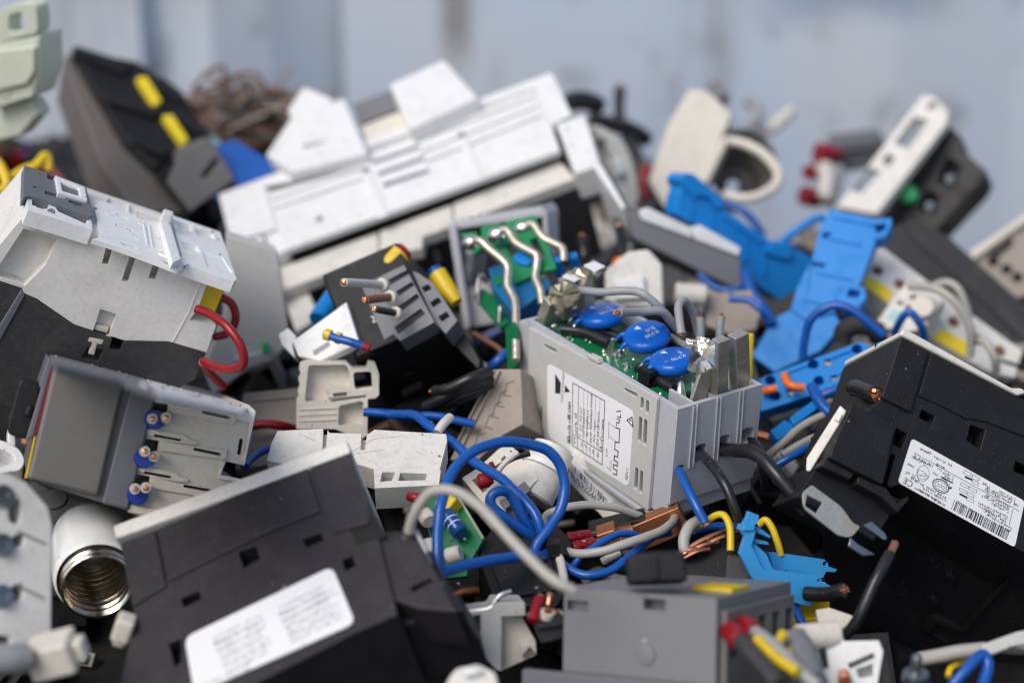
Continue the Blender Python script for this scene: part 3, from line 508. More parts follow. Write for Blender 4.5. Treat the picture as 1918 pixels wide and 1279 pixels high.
part('seam_line', t, 'warmgrey', ribbon([(63.18,39.79),(63.76,23.73),(62.43,11.24)], .5, 0, .35), bevel=.1)
part('terminal_cover', t, 'bluegrey', prism('z', [(-1.04,39.63),(21.37,39.2),(22.78,11.61),(20.48,6.22),(6.62,9.11),(0.16,8.31),(-2.15,5.04)], 39, 42.5), cut=[prism('z', s, 40.4, 44) for s in [[(7.17,39.28),(10.1,39.42),(9.88,33.75),(6.97,33.4)],[(5.55,19.21),(12.95,20.23),(13.19,17.55),(5.65,15.76)],[(1.53,20.03),(2.96,20.4),(2.91,18.68),(1.48,18.3)],[(14.28,18.0),(18.97,18.41),(18.47,15.66),(13.8,15.26)]]], bevel=.4)
part('terminal_pocket', t, 'brightwhite', prism('z', [(9.67,36.59),(20.52,34.93),(20.71,20.69),(10.0,19.17)], 40, 43.6), cut=[prism('z', [(11.39,32.25),(18.15,31.71),(18.07,22.71),(11.69,21.89)], 41, 50)], bevel=.35)
part('terminal_pocket', t, 'brightwhite', prism('z', [(-0.66,11.63),(1.29,11.08),(1.06,2.76),(6.5,3.58),(7.35,11.67),(22.06,12.73),(21.93,-2.49),(-0.5,-3.9)], 36, 41.5), cut=[prism('z', [(9.13,10.13),(20.38,10.74),(20.59,1.37),(10.2,5.1)], 38.6, 50), cyl((3.8,1.8,41.5), (4.71,7.93,39.5), 1.4), cyl((7.61,1.45,41.5), (8.55,7.58,39.5), 1.4)], bevel=.35)
part('contact_cover', t, 'brightwhite', prism('z', [(54.67,44.87),(73.75,44.49),(74.29,-2.4),(73.03,-5.33),(55.49,-4.41),(54.68,2.16)], 36.5, 41), cut=[prism('z', s, d, 50) for s, d in zip([[(56.12,39.84),(62.04,41.12),(61.62,33.39),(56.18,32.54)],[(62.96,38.8),(70.15,40.57),(70.6,34.3),(63.38,31.89)],[(55.58,18.7),(62.06,19.49),(62.48,12.9),(56.76,11.79)],[(63.55,15.82),(71.21,16.6),(73.3,2.84),(63.71,0.38)]], (38, 38, 38, 40.5))], bevel=.35)
part('label_plate', t, 'brightwhite', prism('z', [(24.54,27.77),(27.21,35.65),(33.13,34.99),(33.62,31.23),(40.43,32.46),(40.93,29.16),(51.88,33.76),(54.32,-6.71),(52.1,-10.85),(44.31,-9.7),(38.67,-8.98),(28.81,-8.22),(21.76,-8.84),(24.84,-4.13)], 38.9, 40.6), cut=[prism('z', s, 39.8, 44) for s in [[(32.57,26.68),(37.02,26.73),(36.86,24.51),(32.42,24.47)],[(32.87,-2.67),(38.12,-2.21),(38.0,-3.86),(32.73,-4.72)]]]+[cyl((34.4,12.88,40.6), (34.82,15.05,39.9), 3.2)], bevel=.2)
part('clip_lever', t, 'brightwhite', [prism('z', [(50.13,39.37),(54.21,39.62),(53.6,34.79),(51.72,31.76),(52.35,-7.92),(48.43,-15.09),(47.76,25.55)], 40.7, 43.5), prism('z', [(48.31,29.9),(51.94,29.99),(50.99,24.68),(47.44,24.46)], 43, 47)], bevel=.4)
part('broken_edge', t, 'brightwhite', torn([(45.42,-2.62,41.2), (51.95,5.08,41.2), (56.21,-3.7,41.2), (51.77,-12.66,41.0), (46.38,-8.88,41.0)], 21, th=.5), bevel=0, ang=20)
part('coil_block', t, 'yellow', prism('y', [(66.77,34.23),(73.27,34.28),(73.43,24.37),(66.75,23.82)], 4, 30), bevel=.5)

# ================================================================ motor switch with three twin ferrules
t = thing('motor_switch', 'grey and beige motor switch with three blue twin ferrules and black knob', 'motor switch', 'motor_switch')
part('housing', t, 'midgrey', prism('y', [(-0.66,39.4),(33.31,39.13),(34.59,-0.41),(0.7,1.71)], 0, 96), bevel=.8)
part('front_cover', t, 'midgrey', prism('y', [(-0.3,39.18),(22.3,39.6),(24.02,2.07),(1.08,1.88)], -2.6, 1), bevel=1.4, seg=3)
part('step_block', t, 'bluegrey', prism('y', [(24.64,38.11),(33.03,38.44),(34.36,0.02),(25.68,-0.08)], -1.2, 1), bevel=.9)
bc = []
for s in ([(48.99,36.79),(58.07,37.21),(58.13,36.27),(49.09,35.91)], [(35.97,25.55),(44.84,26.14),(44.82,25.37),(35.94,24.78)], [(49.45,24.52),(58.46,24.92),(58.47,24.02),(49.5,23.62)],
          [(36.04,13.25),(44.89,13.84),(44.95,12.95),(36.12,12.42)], [(49.5,12.16),(58.27,12.7),(58.36,11.87),(49.6,11.28)], [(63.1,31.05),(64.32,31.12),(64.9,25.86),(63.66,25.83)]): bc.append(prism('y', soft(s, .6), -3, 9))
for s in ([(32.74,35.33),(37.91,35.83),(38.44,31.31),(32.94,30.83)], [(33.03,23.27),(38.15,23.74),(38.77,19.06),(33.45,18.65)], [(33.16,11.48),(38.36,11.95),(39.06,7.3),(33.62,6.87)]): bc.append(prism('y', s, -3, 14))
part('terminal_body', t, 'beige', prism('y', [(33.32,38.89),(59.26,40.2),(62.94,42.51),(66.06,40.93),(66.97,22.84),(60.79,22.7),(59.9,16.84),(67.09,17.13),(66.73,2.31),(53.61,-1.88),(34.57,-0.91)], 1.2, 94), cut=bc, bevel=.35)
for s in ([(37.77,36.28),(44.52,36.63),(45.66,37.98),(61.04,38.86),(59.85,34.43),(39.25,33.44)], [(33.37,26.59),(45.53,27.71),(46.94,26.88),(49.83,26.68),(49.88,25.64),(47.2,25.04),(44.9,24.83),(33.61,24.86)], [(38.38,23.72),(60.12,26.46),(60.53,23.22),(39.42,20.76)], [(33.4,14.49),(46.09,15.26),(47.37,14.39),(50.26,14.17),(50.24,13.22),(47.54,12.54),(44.96,12.5),(33.71,12.82)], [(38.88,11.53),(55.27,12.82),(61.99,12.61),(61.71,10.15),(39.86,8.46)], [(34.49,1.92),(45.89,2.16),(46.0,0.06),(34.71,-0.62)]):
    part('raised_panel', t, 'beige', prism('y', s, .1, 1.5), bevel=.18, cut=bc)
part('rim', t, 'offwhite', [prism('y', [(60.05,36.78),(64.69,36.99),(65.84,26.09),(65.34,24.43),(66.79,22.98),(65.76,40.43),(65.07,41.21),(60.84,39.14)], -.6, 3), prism('y', [(59.17,22.57),(60.59,22.59),(60.12,18.18),(67.0,18.35),(66.84,17.17),(59.43,16.72)], -.6, 3)], bevel=.3)
part('top_plate', t, 'white', prism('z', [(47.23,316.38),(96.69,455.34),(86.42,340.35),(86.44,236.85),(57.5,-11.72),(66.9,30.75),(49.1,-98.75),(23.04,-129.39)], 39.5, 41.2), bevel=.3)
part('top_plate', t, 'bluegrey', prism('z', [(-1.71,30.0),(27.73,188.73),(44.09,279.46),(23.02,-124.92),(16.25,-99.0),(-3.42,-113.15)], 39.5, 41.4), bevel=.4)
for p in ((15.29,66.76,41.6), (37.28,223.4,41.6), (21.62,-101.55,41.6)): part('rivet', t, 'white', lathe(p, (0, 0, 1), [(-.5, 1.3), (.3, 1.2), (.6, .7), (.7, .1)], 12), bevel=0)
part('warning_line', t, 'red', prism('y', [(-0.82,39.38),(-0.21,39.17),(0.25,15.86),(-0.31,15.72)], -1, .5), bevel=0)
part('warning_line', t, 'yellow', prism('y', [(-0.38,15.33),(0.21,15.48),(1.03,2.11),(0.27,1.91)], -1, .5), bevel=0)
part('side_rail', t, 'bluegrey', prism('y', [(-2.49,41.21),(-0.75,39.34),(-0.32,15.56),(-2.4,13.16),(-2.11,30.54),(-2.89,31.73)], 1.5, 60), bevel=.4)
kn = part('knob', t, 'black', [prism('y', soft([(-9.2,31.74),(-2.95,32.13),(-0.81,21.55),(-1.23,13.39),(-8.45,13.41),(-9.02,17.51)], 2), 10, 26), prism('y', soft([(-4.7,24.41),(-2.38,24.31),(-2.65,20.23),(-5.03,20.55)], 1.2), 8, 12)], bevel=.8)
for k, (c1, c2, cc) in enumerate((((33.7,-4.5,30.29), (37.91,-3.0,31.68), (34.85,-2.0,30.17)), ((34.11,-5.5,19.66), (37.34,-4.0,18.79), (34.91,-2.0,17.27)), ((34.29,-4.5,7.35), (37.49,-4.5,8.54), (35.92,-2.0,5.38)))):
    c1, c2, cc = Vector(c1), Vector(c2), Vector(cc); fr = part('twin_ferrule', t, 'ferruleblue', xf(lathe((0, 0, 0), (0, 1, 0), [(0, 2.6), (.6, 2.9), (3.5, 2.5), (5.5, 2.0)], 24), Matrix.Translation(cc) @ Matrix.Diagonal((1.2, 1, 1.1, 1))), bevel=0)
    for c in (c1, c2):
        e = Vector((rnd.uniform(-.15, .15), -1, rnd.uniform(-.1, .1))).normalized()
        part('wire_end', fr, 'blackcable', tube([cc+(c-cc)*.5+Vector((0, 4, 0)), c+Vector((0, 2, 0)), c], 1.75, 12, 4), bevel=0)
        part('wire_end', fr, 'whitecable', lathe(c-e*.2, e, [(0, 1.75), (.5, 1.75), (.55, 1.0)], 14), bevel=0)
        part('copper_core', fr, 'copper', lathe(c+e*.2, e, [(0, 1.05), (.55, 1.0), (.7, .5)], 9), bevel=0)

# small mouldings on the white contactor's top
t = bpy.data.objects['contactor']
for p in ((29.65,22.0,40.7), (41.6,23.95,40.7), (39.13,6.61,40.7), (45.94,13.76,40.7)): part('embossed_mark', t, 'white', box(p[0]-1.2, p[0]+1.2, p[1]-.5, p[1]+.5, 40.4, 40.95), bevel=.1)
part('screw', t, 'white', lathe((34.76,14.74,40.0), (0, 0, 1), [(-.5, 2.7), (.2, 2.7), (.5, 2.2)], 20), bevel=.1)
for s in [[(42.3,27.18),(43.06,27.26),(42.57,3.32),(41.84,3.25)],[(44.39,27.05),(44.98,26.99),(44.28,3.88),(43.71,3.95)]]: part('ridge', t, 'white', prism('z', s, 40.3, 41.0), bevel=.1)

# ================================================================ black contactor, front left, blurred
t = thing('contactor', 'black contactor with white front plate and large paper label, lower left foreground', 'contactor', 'front_contactor')
fc = [prism('y', s, -4, 7) for s in [[(34.36,64.1),(39.87,63.91),(39.96,58.24),(34.83,57.06)],[(14.39,54.85),(20.1,55.24),(20.15,52.0),(14.86,51.36)],[(54.02,59.96),(59.7,59.83),(59.73,56.63),(54.44,56.37)],[(8.07,40.56),(11.73,40.59),(10.55,33.08),(8.28,31.46)]]]+[prism('y', [(63.53,47.26),(66.55,47.41),(66.51,43.4),(63.35,43.11)], -4, 7)]
part('body', t, 'purpleblack', prism('y', [(0.5,83.04),(74.75,85.55),(73.81,55.76),(76.13,54.88),(73.99,21.34),(60.57,20.48),(8.37,12.97),(-11.24,24.46),(-0.24,54.22)], 0, 40), cut=fc, bevel=.5)
inv = pose('front_contactor')[1].inverted() @ pose('fclow')[1]
part('lower_body', t, 'purpleblack', xf(prism('y', [(-5.68,-0.7),(26.46,5.41),(32.83,-6.94),(41.47,-34.75),(3.76,-57.83),(-55.22,-54.59),(-56.95,-36.12)], 0, 9), inv), bevel=.8)
part('rear_body', t, 'purpleblack', prism('y', [(65.73,63.56),(80.92,58.62),(87.39,53.82),(92.18,21.67),(64.75,26.04),(59.23,30.57)], 10, 40), bevel=.6)
for s in [[(0.25,81.77),(11.63,82.65),(11.23,60.57),(-0.0,57.65)],[(12.69,82.74),(61.39,86.67),(61.69,67.14),(45.02,66.62),(12.07,62.09)],[(62.78,87.08),(75.64,86.92),(75.25,72.5),(74.65,56.08),(62.95,57.6)]]:
    part('side_panel', t, 'purpleblack', prism('y', s, -.9, 1), bevel=.4, cut=fc)
part('terminal_block', t, 'purpleblack', prism('y', [(70.69,51.5),(85.8,49.45),(90.14,16.08),(79.76,22.17),(72.37,29.65),(70.99,27.55)], 1.5, 20), cut=[prism('y', [(80.02,30.25),(86.55,30.69),(86.78,29.54),(80.02,28.19)], -2, 5)], bevel=.5)
part('edge_strip', t, 'coolgrey', prism('y', [(86.0,49.11),(87.41,48.66),(88.15,40.08),(87.31,39.06)], .8, 8), bevel=.4)
part('front_plate', t, 'offwhite', box(-.8, 76.0, -1.6, 44, 84.6, 90.2), bevel=1.0)
part('painted_gap', t, 'void', [prism('y', q, -.05, .5) for q in [[(68.04,58.48),(76.93,57.98),(78.34,49.75),(68.69,50.22)]]], bevel=0)  # flat near-black patch painting the shade of the notch
fl = part('label_sticker', t, 'paper', prism('y', soft([(12.95,40.27),(60.0,46.0),(61.74,23.52),(11.99,19.71)], 3, 5), -.3, .1), bevel=0)
pl = []
for i, (a, b) in enumerate(zip([(20.87,35.28),(21.18,32.75),(21.42,29.87),(21.81,26.95),(22.2,24.04),(40.97,37.02),(41.38,34.4),(41.78,31.8),(42.1,28.85),(42.42,25.93),(14.7,20.42)], [(36.07,37.23),(36.49,34.61),(34.88,31.73),(37.17,28.7),(35.19,25.64),(55.72,39.25),(58.13,36.9),(56.14,34.14),(58.46,31.45),(58.63,28.14),(29.6,22.28)])):
    pl += [scribble(Vector(a)+Vector((0, dz)), Vector(b)+Vector((0, dz)), 1.15, -.3, 90+i*3+j, .85, .03) for j, dz in enumerate((-.9, .9))]
part('print', fl, 'midgrey', pl, bevel=0)

# ================================================================ black contactor with barcode label, right
t = thing('contactor', 'black contactor with white front edge and barcode label, right foreground', 'contactor', 'right_contactor')
rc = [prism('y', s, -6, 8) for s in [[(15.13,30.37),(20.23,30.41),(20.06,27.57),(15.12,27.55)],[(32.81,33.76),(38.33,34.5),(38.91,27.59),(33.43,28.28)],[(52.04,29.74),(58.72,30.16),(59.07,27.0),(52.59,26.47)],[(9.06,20.23),(13.37,20.23),(13.08,14.58),(9.48,14.94)],[(10.37,11.38),(11.99,11.47),(12.77,0.86),(11.35,0.86)]]]
part('body', t, 'black', prism('y', [(-0.43,50.08),(73.12,51.88),(74.83,2.06),(16.61,3.22),(14.45,0.98),(4.87,0.63),(3.3,16.54),(-2.58,20.12),(0.5,26.88)], 0, 44), cut=rc, bevel=.5)
part('terminal_cover', t, 'black', prism('y', [(-0.99,49.26),(9.84,49.4),(11.33,26.99),(0.02,26.9),(-0.2,35.86)], -1.3, 6), bevel=.5)
part('side_panel', t, 'black', prism('y', [(11.16,49.65),(72.87,51.29),(73.05,41.6),(37.96,37.13),(31.65,35.38),(31.19,34.55),(18.96,34.42),(12.14,33.86)], -.7, 1), bevel=.35, cut=rc)
part('terminal_flange', t, 'black', prism('y', [(-9.57,18.85),(-2.16,19.38),(7.11,19.04),(7.57,13.45),(9.81,-1.13),(-10.32,-1.42),(-10.61,2.73)], -4, 20), bevel=.6, cut=rc)
part('terminal_well', t, 'black', [prism('y', [(-9.99,-1.23),(10.12,-0.81),(13.15,-0.15),(20.33,0.58),(16.53,-16.93),(9.59,-16.14),(-13.33,-15.57)], 4, 24), prism('y', [(-10.77,-1.49),(0.22,-1.29),(-0.21,-4.01),(-11.07,-4.5)], -2, 8), prism('y', [(1.8,-1.57),(11.89,-0.78),(17.47,-3.71),(19.7,0.27),(20.78,-0.63),(18.6,-6.71),(11.78,-4.41),(2.1,-4.27)], -2, 8)], bevel=.5)
part('front_plate', t, 'offwhite', prism('y', [(-1.5,49.84),(-1.31,51.76),(-0.17,52.82),(41.7,52.16),(44.99,53.88),(47.59,53.18),(44.59,50.63)], -1.6, 42), bevel=.8)
inv = pose('right_contactor')[1].inverted() @ pose('lowbase')[1]
part('lower_body', t, 'black', xf(prism('y', [(-20.92,10.58),(-3.49,2.5),(37.41,-32.03),(68.77,-58.57),(73.4,-137.38),(-0.78,-142.54),(-23.39,-83.33),(-32.95,-54.18),(-32.56,-17.94)], 0, 30), inv), bevel=.8)
part('foot_hook', t, 'black', xf(prism('y', [(0.58,-70.33),(4.98,-62.28),(14.98,-69.67),(14.06,-72.67),(6.23,-67.11),(3.09,-72.2),(10.64,-76.82),(10.02,-78.85)], -2, 3), inv), bevel=.4)
part('foot_rail', t, 'black', xf(prism('y', [(14.05,-70.2),(29.86,-42.21),(30.79,-43.57),(15.31,-72.61)], -2, 3), inv), bevel=.4)
for s in [[(8.65,-41.12),(11.08,-39.63),(13.22,-42.83),(11.11,-46.67)],[(2.51,-53.68),(4.98,-52.14),(7.46,-55.88),(4.98,-59.85)],[(14.61,-27.99),(18.18,-26.06),(20.64,-30.53),(17.68,-34.3)]]: part('moulded_lug', t, 'black', xf(prism('y', s, -2, 3), inv), bevel=.5)
part('clamp_plate', t, 'tinned', [prism('y', soft([(-12.84,-12.73),(-11.7,-12.87),(-1.15,-14.64),(4.48,-17.83),(7.28,-17.49),(5.51,-22.43),(1.65,-23.77),(-12.51,-21.01),(-14.96,-16.62)], 1.5), -4.9, -3.9)], cut=[prism('y', [(-13.21,-16.44),(-7.42,-16.36),(-8.29,-20.66),(-12.55,-19.98)], -8, 2)], bevel=.2)
part('clamp_tab', t, 'zinc', prism('y', [(7.17,-17.47),(9.18,-15.07),(14.86,-16.48),(16.27,-17.88),(15.44,-18.78)], -6.8, -5.6), bevel=.2)
part('clamp_tab', t, 'zinc', prism('y', [(4.6,-23.15),(7.46,-23.96),(14.35,-24.41),(10.69,-26.69),(4.87,-25.93)], -6.8, -5.6), bevel=.2)
lab = part('label_sticker', t, 'paper', prism('y', soft([(15.12,19.58),(59.55,18.58),(61.38,2.31),(15.76,3.6)], 1.3, 5), -.12, .05), bevel=0)
Y = -.12; pr = []
def rows(pairs, h, s0, d=.9):
    for i, (a, b) in enumerate(pairs): pr.append(scribble(a, b, h, Y, s0+i, d))
def pairs(l): return list(zip(l[0::2], l[1::2]))
# the label hangs upside down: rows run from right to left
rows(pairs([(22.77,17.64),(19.37,17.7),(31.27,17.49),(24.39,17.57),(23.14,18.07),(22.29,17.98),(25.18,14.31),(17.74,14.47),(24.01,13.82),(17.68,13.69),(29.38,15.65),(25.87,15.51),(33.17,14.07),(26.8,14.44),(33.33,13.13),(30.36,13.0),(19.29,10.82),(16.78,10.91),(20.6,8.25),(17.3,8.11),(22.53,7.35),(18.96,6.98),(33.11,6.49),(21.64,6.9),(33.82,5.55),(24.55,5.72),(33.69,3.96),(22.14,4.61),(33.01,11.6),(26.34,12.33)]), 1.1, 200)
rows(pairs([(54.94,17.3),(50.04,17.42),(55.18,16.64),(45.21,16.36),(55.21,15.55),(44.4,15.62),(55.14,14.22),(46.04,14.05),(55.3,13.28),(44.94,13.15),(55.31,12.26),(48.1,12.34),(55.49,10.75),(44.56,10.24),(55.5,9.73),(44.88,9.37),(55.65,8.79),(47.52,8.99),(58.36,7.75),(47.88,7.98),(58.72,6.74),(54.04,6.8),(45.11,6.77),(37.47,7.2),(46.42,16.97),(43.41,17.35),(57.82,15.83),(56.69,15.95)]), 1.0, 240)
for a in [[(17.77,15.34),(58.78,14.43)],[(55.95,17.91),(56.38,15.11)],[(56.46,14.06),(56.97,8.42)]]: pr.append(ribbon(a, .16, Y))
for a in [[(36.07,18.34),(38.76,18.33),(38.62,17.23),(35.95,17.19)],[(39.34,18.21),(41.86,18.18),(41.72,17.08),(39.22,17.05)],[(39.77,16.54),(42.25,16.59),(42.15,15.69),(39.73,15.66)],[(36.26,13.92),(39.29,13.91),(39.28,12.98),(36.36,12.95)],[(39.71,13.94),(42.43,13.94),(42.35,12.88),(39.66,12.9)],[(36.44,11.96),(39.29,11.96),(39.23,11.15),(36.4,11.09)],[(39.66,11.94),(42.16,11.93),(42.14,11.0),(39.58,10.98)],[(39.95,10.15),(42.59,10.27),(42.55,9.4),(39.91,9.28)],[(21.51,8.19),(20.9,10.95),(23.1,11.04),(24.82,10.21),(24.7,9.12),(22.21,8.21)],[(21.89,9.06),(23.11,10.53),(24.38,9.98)]]: pr.append(ribbon(a, .12, Y, closed=True))
for a in [[(36.87,16.62),(39.66,16.83),(39.63,16.13),(36.84,15.92)],[(37.02,10.38),(40.05,10.37),(40.05,9.68),(37.02,9.7)],[(28.75,12.53),(33.75,12.48),(33.73,12.06),(29.29,12.05)],[(32.97,10.73),(34.03,10.75),(33.64,9.88),(32.83,10.15)]]: pr.append(prism('y', a, Y-.05, Y))
def ring2(c, a, b, n=22): return [(c[0]+a*math.cos(2*math.pi*k/n), c[1]+b*math.sin(2*math.pi*k/n)) for k in range(n)]
cc = (30.06,9.37); pr += [ribbon(ring2(cc, 3.0, 2.1), .34, Y, closed=True), ribbon(ring2(cc, 2.3, 1.5), .18, Y, closed=True)]
cu = (22.81,10.38); pr.append(ribbon(ring2(cu, 2.2, 2.6), .12, Y, closed=True))
ba, bb = Vector((36.1,5.61)), Vector((57.74,4.97)); dv = (bb-ba); n2 = Vector((-dv.y, dv.x)).normalized(); s = 0.; rb = random.Random(4)
while s < 1:
    w = rb.choice((.008, .008, .014, .02, .028)); w = min(w, 1-s); p, q = ba+dv*s, ba+dv*(s+w); hgt = 1.75 if s > .35 or rb.random() < .8 else 1.5
    pr.append(prism('y', [(v.x, v.y) for v in (p-n2*hgt, q-n2*hgt, q+n2*hgt, p+n2*hgt)], Y-.05, Y)); s += w+rb.choice((.008, .012, .016, .022))*(.9 if s > .4 else 1.3)
part('print', lab, 'ink', pr, bevel=0)
xd = Vector((17.89,-0.12,4.67))-Vector((33.69,-0.12,3.96)); upv = Vector((15.76,-0.12,3.6))-Vector((15.12,-0.12,19.58))
text('lettering', lab, 'CE', 3.0, (19.05,-0.18,5.25), xd, upv)
text('lettering', lab, 'CCC', 1.5, (30.04,-0.18,9.35), xd, upv)
text('lettering', lab, 'Made in Germany', 1.25, (27.48,-0.18,4.4), xd, upv)

# ================================================================ large white circuit breaker behind
t = thing('circuit_breaker', 'large white circuit breaker with ribbed cover and vent slots, behind the module', 'circuit breaker', 'breaker')
sl = [prism('z', s, 30, 60) for s in [[(68.17,62.15),(89.55,61.56),(89.53,58.8),(68.16,59.23)],[(68.07,53.12),(89.27,52.91),(89.25,50.19),(67.97,50.3)],[(68.17,44.12),(89.53,43.88),(89.38,41.1),(68.06,41.34)],[(68.6,35.75),(89.42,34.85),(89.23,31.96),(68.42,32.71)]]]
gr = [prism('z', s, 43.6, 60) for s in [[(21.06,58.42),(65.95,57.26),(65.88,55.5),(21.06,56.65)],[(21.09,51.7),(64.05,50.81),(63.98,49.07),(21.08,49.95)],[(21.18,45.37),(61.86,44.08),(61.79,42.35),(21.17,43.64)],[(87.72,56.39),(144.61,57.84),(144.37,55.9),(87.57,54.46)],[(88.66,47.82),(144.03,50.65),(143.8,48.74),(88.51,45.92)],[(89.1,40.01),(143.47,43.55),(143.23,41.66),(88.96,38.14)],[(68.88,62.83),(145.09,63.26),(144.9,61.47),(68.8,61.04)],[(19.97,61.9),(21.02,61.64),(21.23,32.81),(20.02,32.64)],[(145.0,62.93),(146.13,63.0),(145.39,35.4),(144.28,35.33)]]]
part('cover', t, 'white', prism('z', [(-0.01,66.71),(1.01,67.54),(154.8,69.62),(155.73,68.26),(154.91,36.26),(144.93,34.58),(143.52,16.38),(20.53,15.63),(20.23,31.51),(-0.42,33.07)], 42.2, 45), cut=sl+gr, bevel=.8)
for s in [[(62.47,49.35),(65.45,49.04),(66.29,13.48),(61.8,13.69)],[(106.75,49.17),(109.54,48.96),(109.3,14.57),(104.7,14.84)]]: part('cover_rib', t, 'white', prism('z', s, 44, 46), bevel=.5)
for p in ((63.88,46.92,46.0), (107.91,47.75,46.0), (38.36,27.64,45.0)): part('screw_hole', t, 'stonegrey', lathe(p, (0, 0, 1), [(-1, 1.7), (.15, 1.7), (.2, .9)], 14), bevel=0)
for s in [[(14.9,15.91),(59.66,16.22),(56.76,1.92),(13.78,1.46)],[(60.46,16.44),(93.02,17.06),(90.28,3.37),(76.78,3.53),(74.51,-3.45),(57.31,1.61)],[(93.77,17.48),(142.62,20.45),(145.39,5.68),(90.77,3.6)]]: part('terminal_strip', t, 'offwhite', prism('z', s, 31, 37), bevel=.6)
part('end_block', t, 'white', prism('z', [(-1.41,32.29),(13.29,30.38),(13.67,-2.42),(2.93,-2.7),(-1.13,1.76)], 30, 45), bevel=.8)
part('end_block', t, 'white', prism('z', [(13.92,32.62),(22.93,32.09),(21.65,18.06),(14.38,16.52)], 30, 43), bevel=.8)
part('end_block', t, 'white', prism('z', [(147.05,34.4),(160.22,33.41),(156.19,-1.57),(144.93,-1.16)], 30, 45), bevel=.8)
part('side_wall', t, 'white', prism('z', [(153.06,-1.46),(156.46,-1.39),(157.3,-31.47),(155.37,-32.32)], 12, 45), bevel=.6)
part('side_wall', t, 'offwhite', prism('z', [(-1.7,2.07),(3.38,-1.99),(3.62,-35.62),(0.33,-35.95)], 15, 45), bevel=.6)
part('inner_block', t, 'offwhite', prism('z', [(12.97,6.38),(23.68,6.96),(25.16,-13.77),(13.8,-18.52)], 10, 30), bevel=.8)
part('gap_filler', t, 'charcoal', prism('z', [(1.51,57.26),(150.11,60.63),(145.79,37.07),(143.51,21.28),(21.63,20.59),(20.73,35.07)], 30, 42), bevel=.5)  # charcoal filler added to darken the gap below the cover edge
part('base', t, 'charcoal', box(6, 149, 6, 66, -10, 31), bevel=1)
for x in (40, 78, 116): part('phase_barrier', t, 'black', box(x, x+3, -6, 10, -8, 29), bevel=.5)
part('raised_cover', t, 'white', prism('z', [(87.01,91.4),(114.07,95.07),(120.61,60.06),(87.5,54.84)], 41, 53), bevel=1.2)
part('raised_cover', t, 'white', prism('z', [(41.56,95.93),(66.08,95.84),(67.08,51.89),(33.82,57.12),(25.27,75.17)], 41, 51), cut=[prism('z', [(41.79,73.83),(52.1,71.37),(52.14,69.51),(42.47,70.12)], 46, 60)], bevel=1.2)
part('rear_panel', t, 'cream', prism('z', [(68.25,80.11),(88.08,81.04),(88.36,63.92),(68.88,65.75)], 40, 44.6), bevel=.6)
part('rear_bar', t, 'stonegrey', prism('z', [(69.02,100.66),(87.14,100.15),(88.09,85.19),(68.74,84.28)], 38, 43), bevel=.6)
part('rear_tab', t, 'white', prism('z', [(40.03,105.45),(50.73,118.95),(61.67,101.99),(58.14,98.71),(41.29,99.28)], 42, 48), bevel=1)

# ================================================================ grey and black contactor in the middle
t = thing('contactor', 'black and grey contactor with slotted grey top, behind the beige terminal blocks', 'contactor', 'cc2')
part('body', t, 'black', prism('y', [(0.54,47.51),(30.28,44.94),(35.89,-1.34),(32.24,-2.94),(-1.36,0.77),(-1.51,13.52),(-0.85,42.3)], 0, 38), cut=[prism('y', [(10.95,22.34),(15.74,21.77),(15.34,17.86),(10.6,18.67)], -3, 6)], bevel=.5)
part('worn_patch', t, 'midgrey', prism('y', [(6.35,9.99),(14.4,9.54),(14.15,5.35),(5.89,4.84)], -.2, 1), bevel=.2)
part('terminal_top', t, 'bluegrey', prism('z', [(0.28,27.19),(29.5,26.82),(31.25,-0.45),(17.29,-1.25),(16.06,2.59),(1.15,0.78)], 38, 46.5), cut=[prism('z', s, 40, 60) for s in [[(18.68,23.97),(29.6,24.41),(30.14,22.25),(18.97,21.48)],[(20.31,17.8),(29.57,18.99),(30.04,17.02),(21.46,15.47)],[(21.36,11.99),(29.65,13.54),(30.02,11.34),(22.08,9.61)],[(17.34,4.91),(28.75,7.15),(29.47,4.31),(17.57,1.61)],[(4.72,5.0),(8.22,5.36),(8.31,3.8),(4.77,3.32)]]], bevel=.5)
part('side_terminal', t, 'bluegrey', prism('z', [(30.79,26.72),(32.23,25.13),(36.25,17.81),(38.76,-0.9),(32.93,-3.77),(30.86,2.53)], 30, 41), cut=[prism('z', s, 36, 60) for s in [[(31.7,18.39),(34.39,18.3),(34.82,15.88),(32.08,15.85)],[(32.29,11.09),(35.82,11.45),(36.24,9.06),(32.67,8.57)],[(32.99,4.18),(36.51,4.54),(36.88,2.04),(33.35,1.62)]]], bevel=.5)
part('side_wall', t, 'black', prism('z', [(29.65,8.41),(32.01,2.33),(38.03,4.58),(39.56,-13.82),(37.77,-16.62)], 5, 30), bevel=.5)
xd = Vector((14.88,12.35,46.5))-Vector((4.57,11.91,46.5)); upv = Vector((9.64,18.31,46.5))-Vector((8.69,6.62,46.5))
text('lettering', t, 'A2', 4.2, (9.88,11.54,46.6), xd, upv, 'whiteink')
t = thing('terminal_cover', 'white plastic terminal cover with a slot, leaning on the grey contactor', 'cover', 'cc2')
part('plate', t, 'white', prism('z', [(-18.42,15.91),(5.34,20.85),(4.07,3.79),(0.09,2.81),(-11.79,3.28),(-18.45,9.14)], 46.8, 51), cut=[prism('z', [(-12.7,8.26),(-6.26,8.97),(-6.24,7.15),(-12.72,6.32)], 48, 60)], bevel=.5)
part('hook', t, 'white', prism('z', [(-22.61,21.91),(-18.18,22.54),(-16.45,17.4),(-19.04,15.02),(-19.92,9.46),(-22.8,17.07)], 44, 50), bevel=.6)

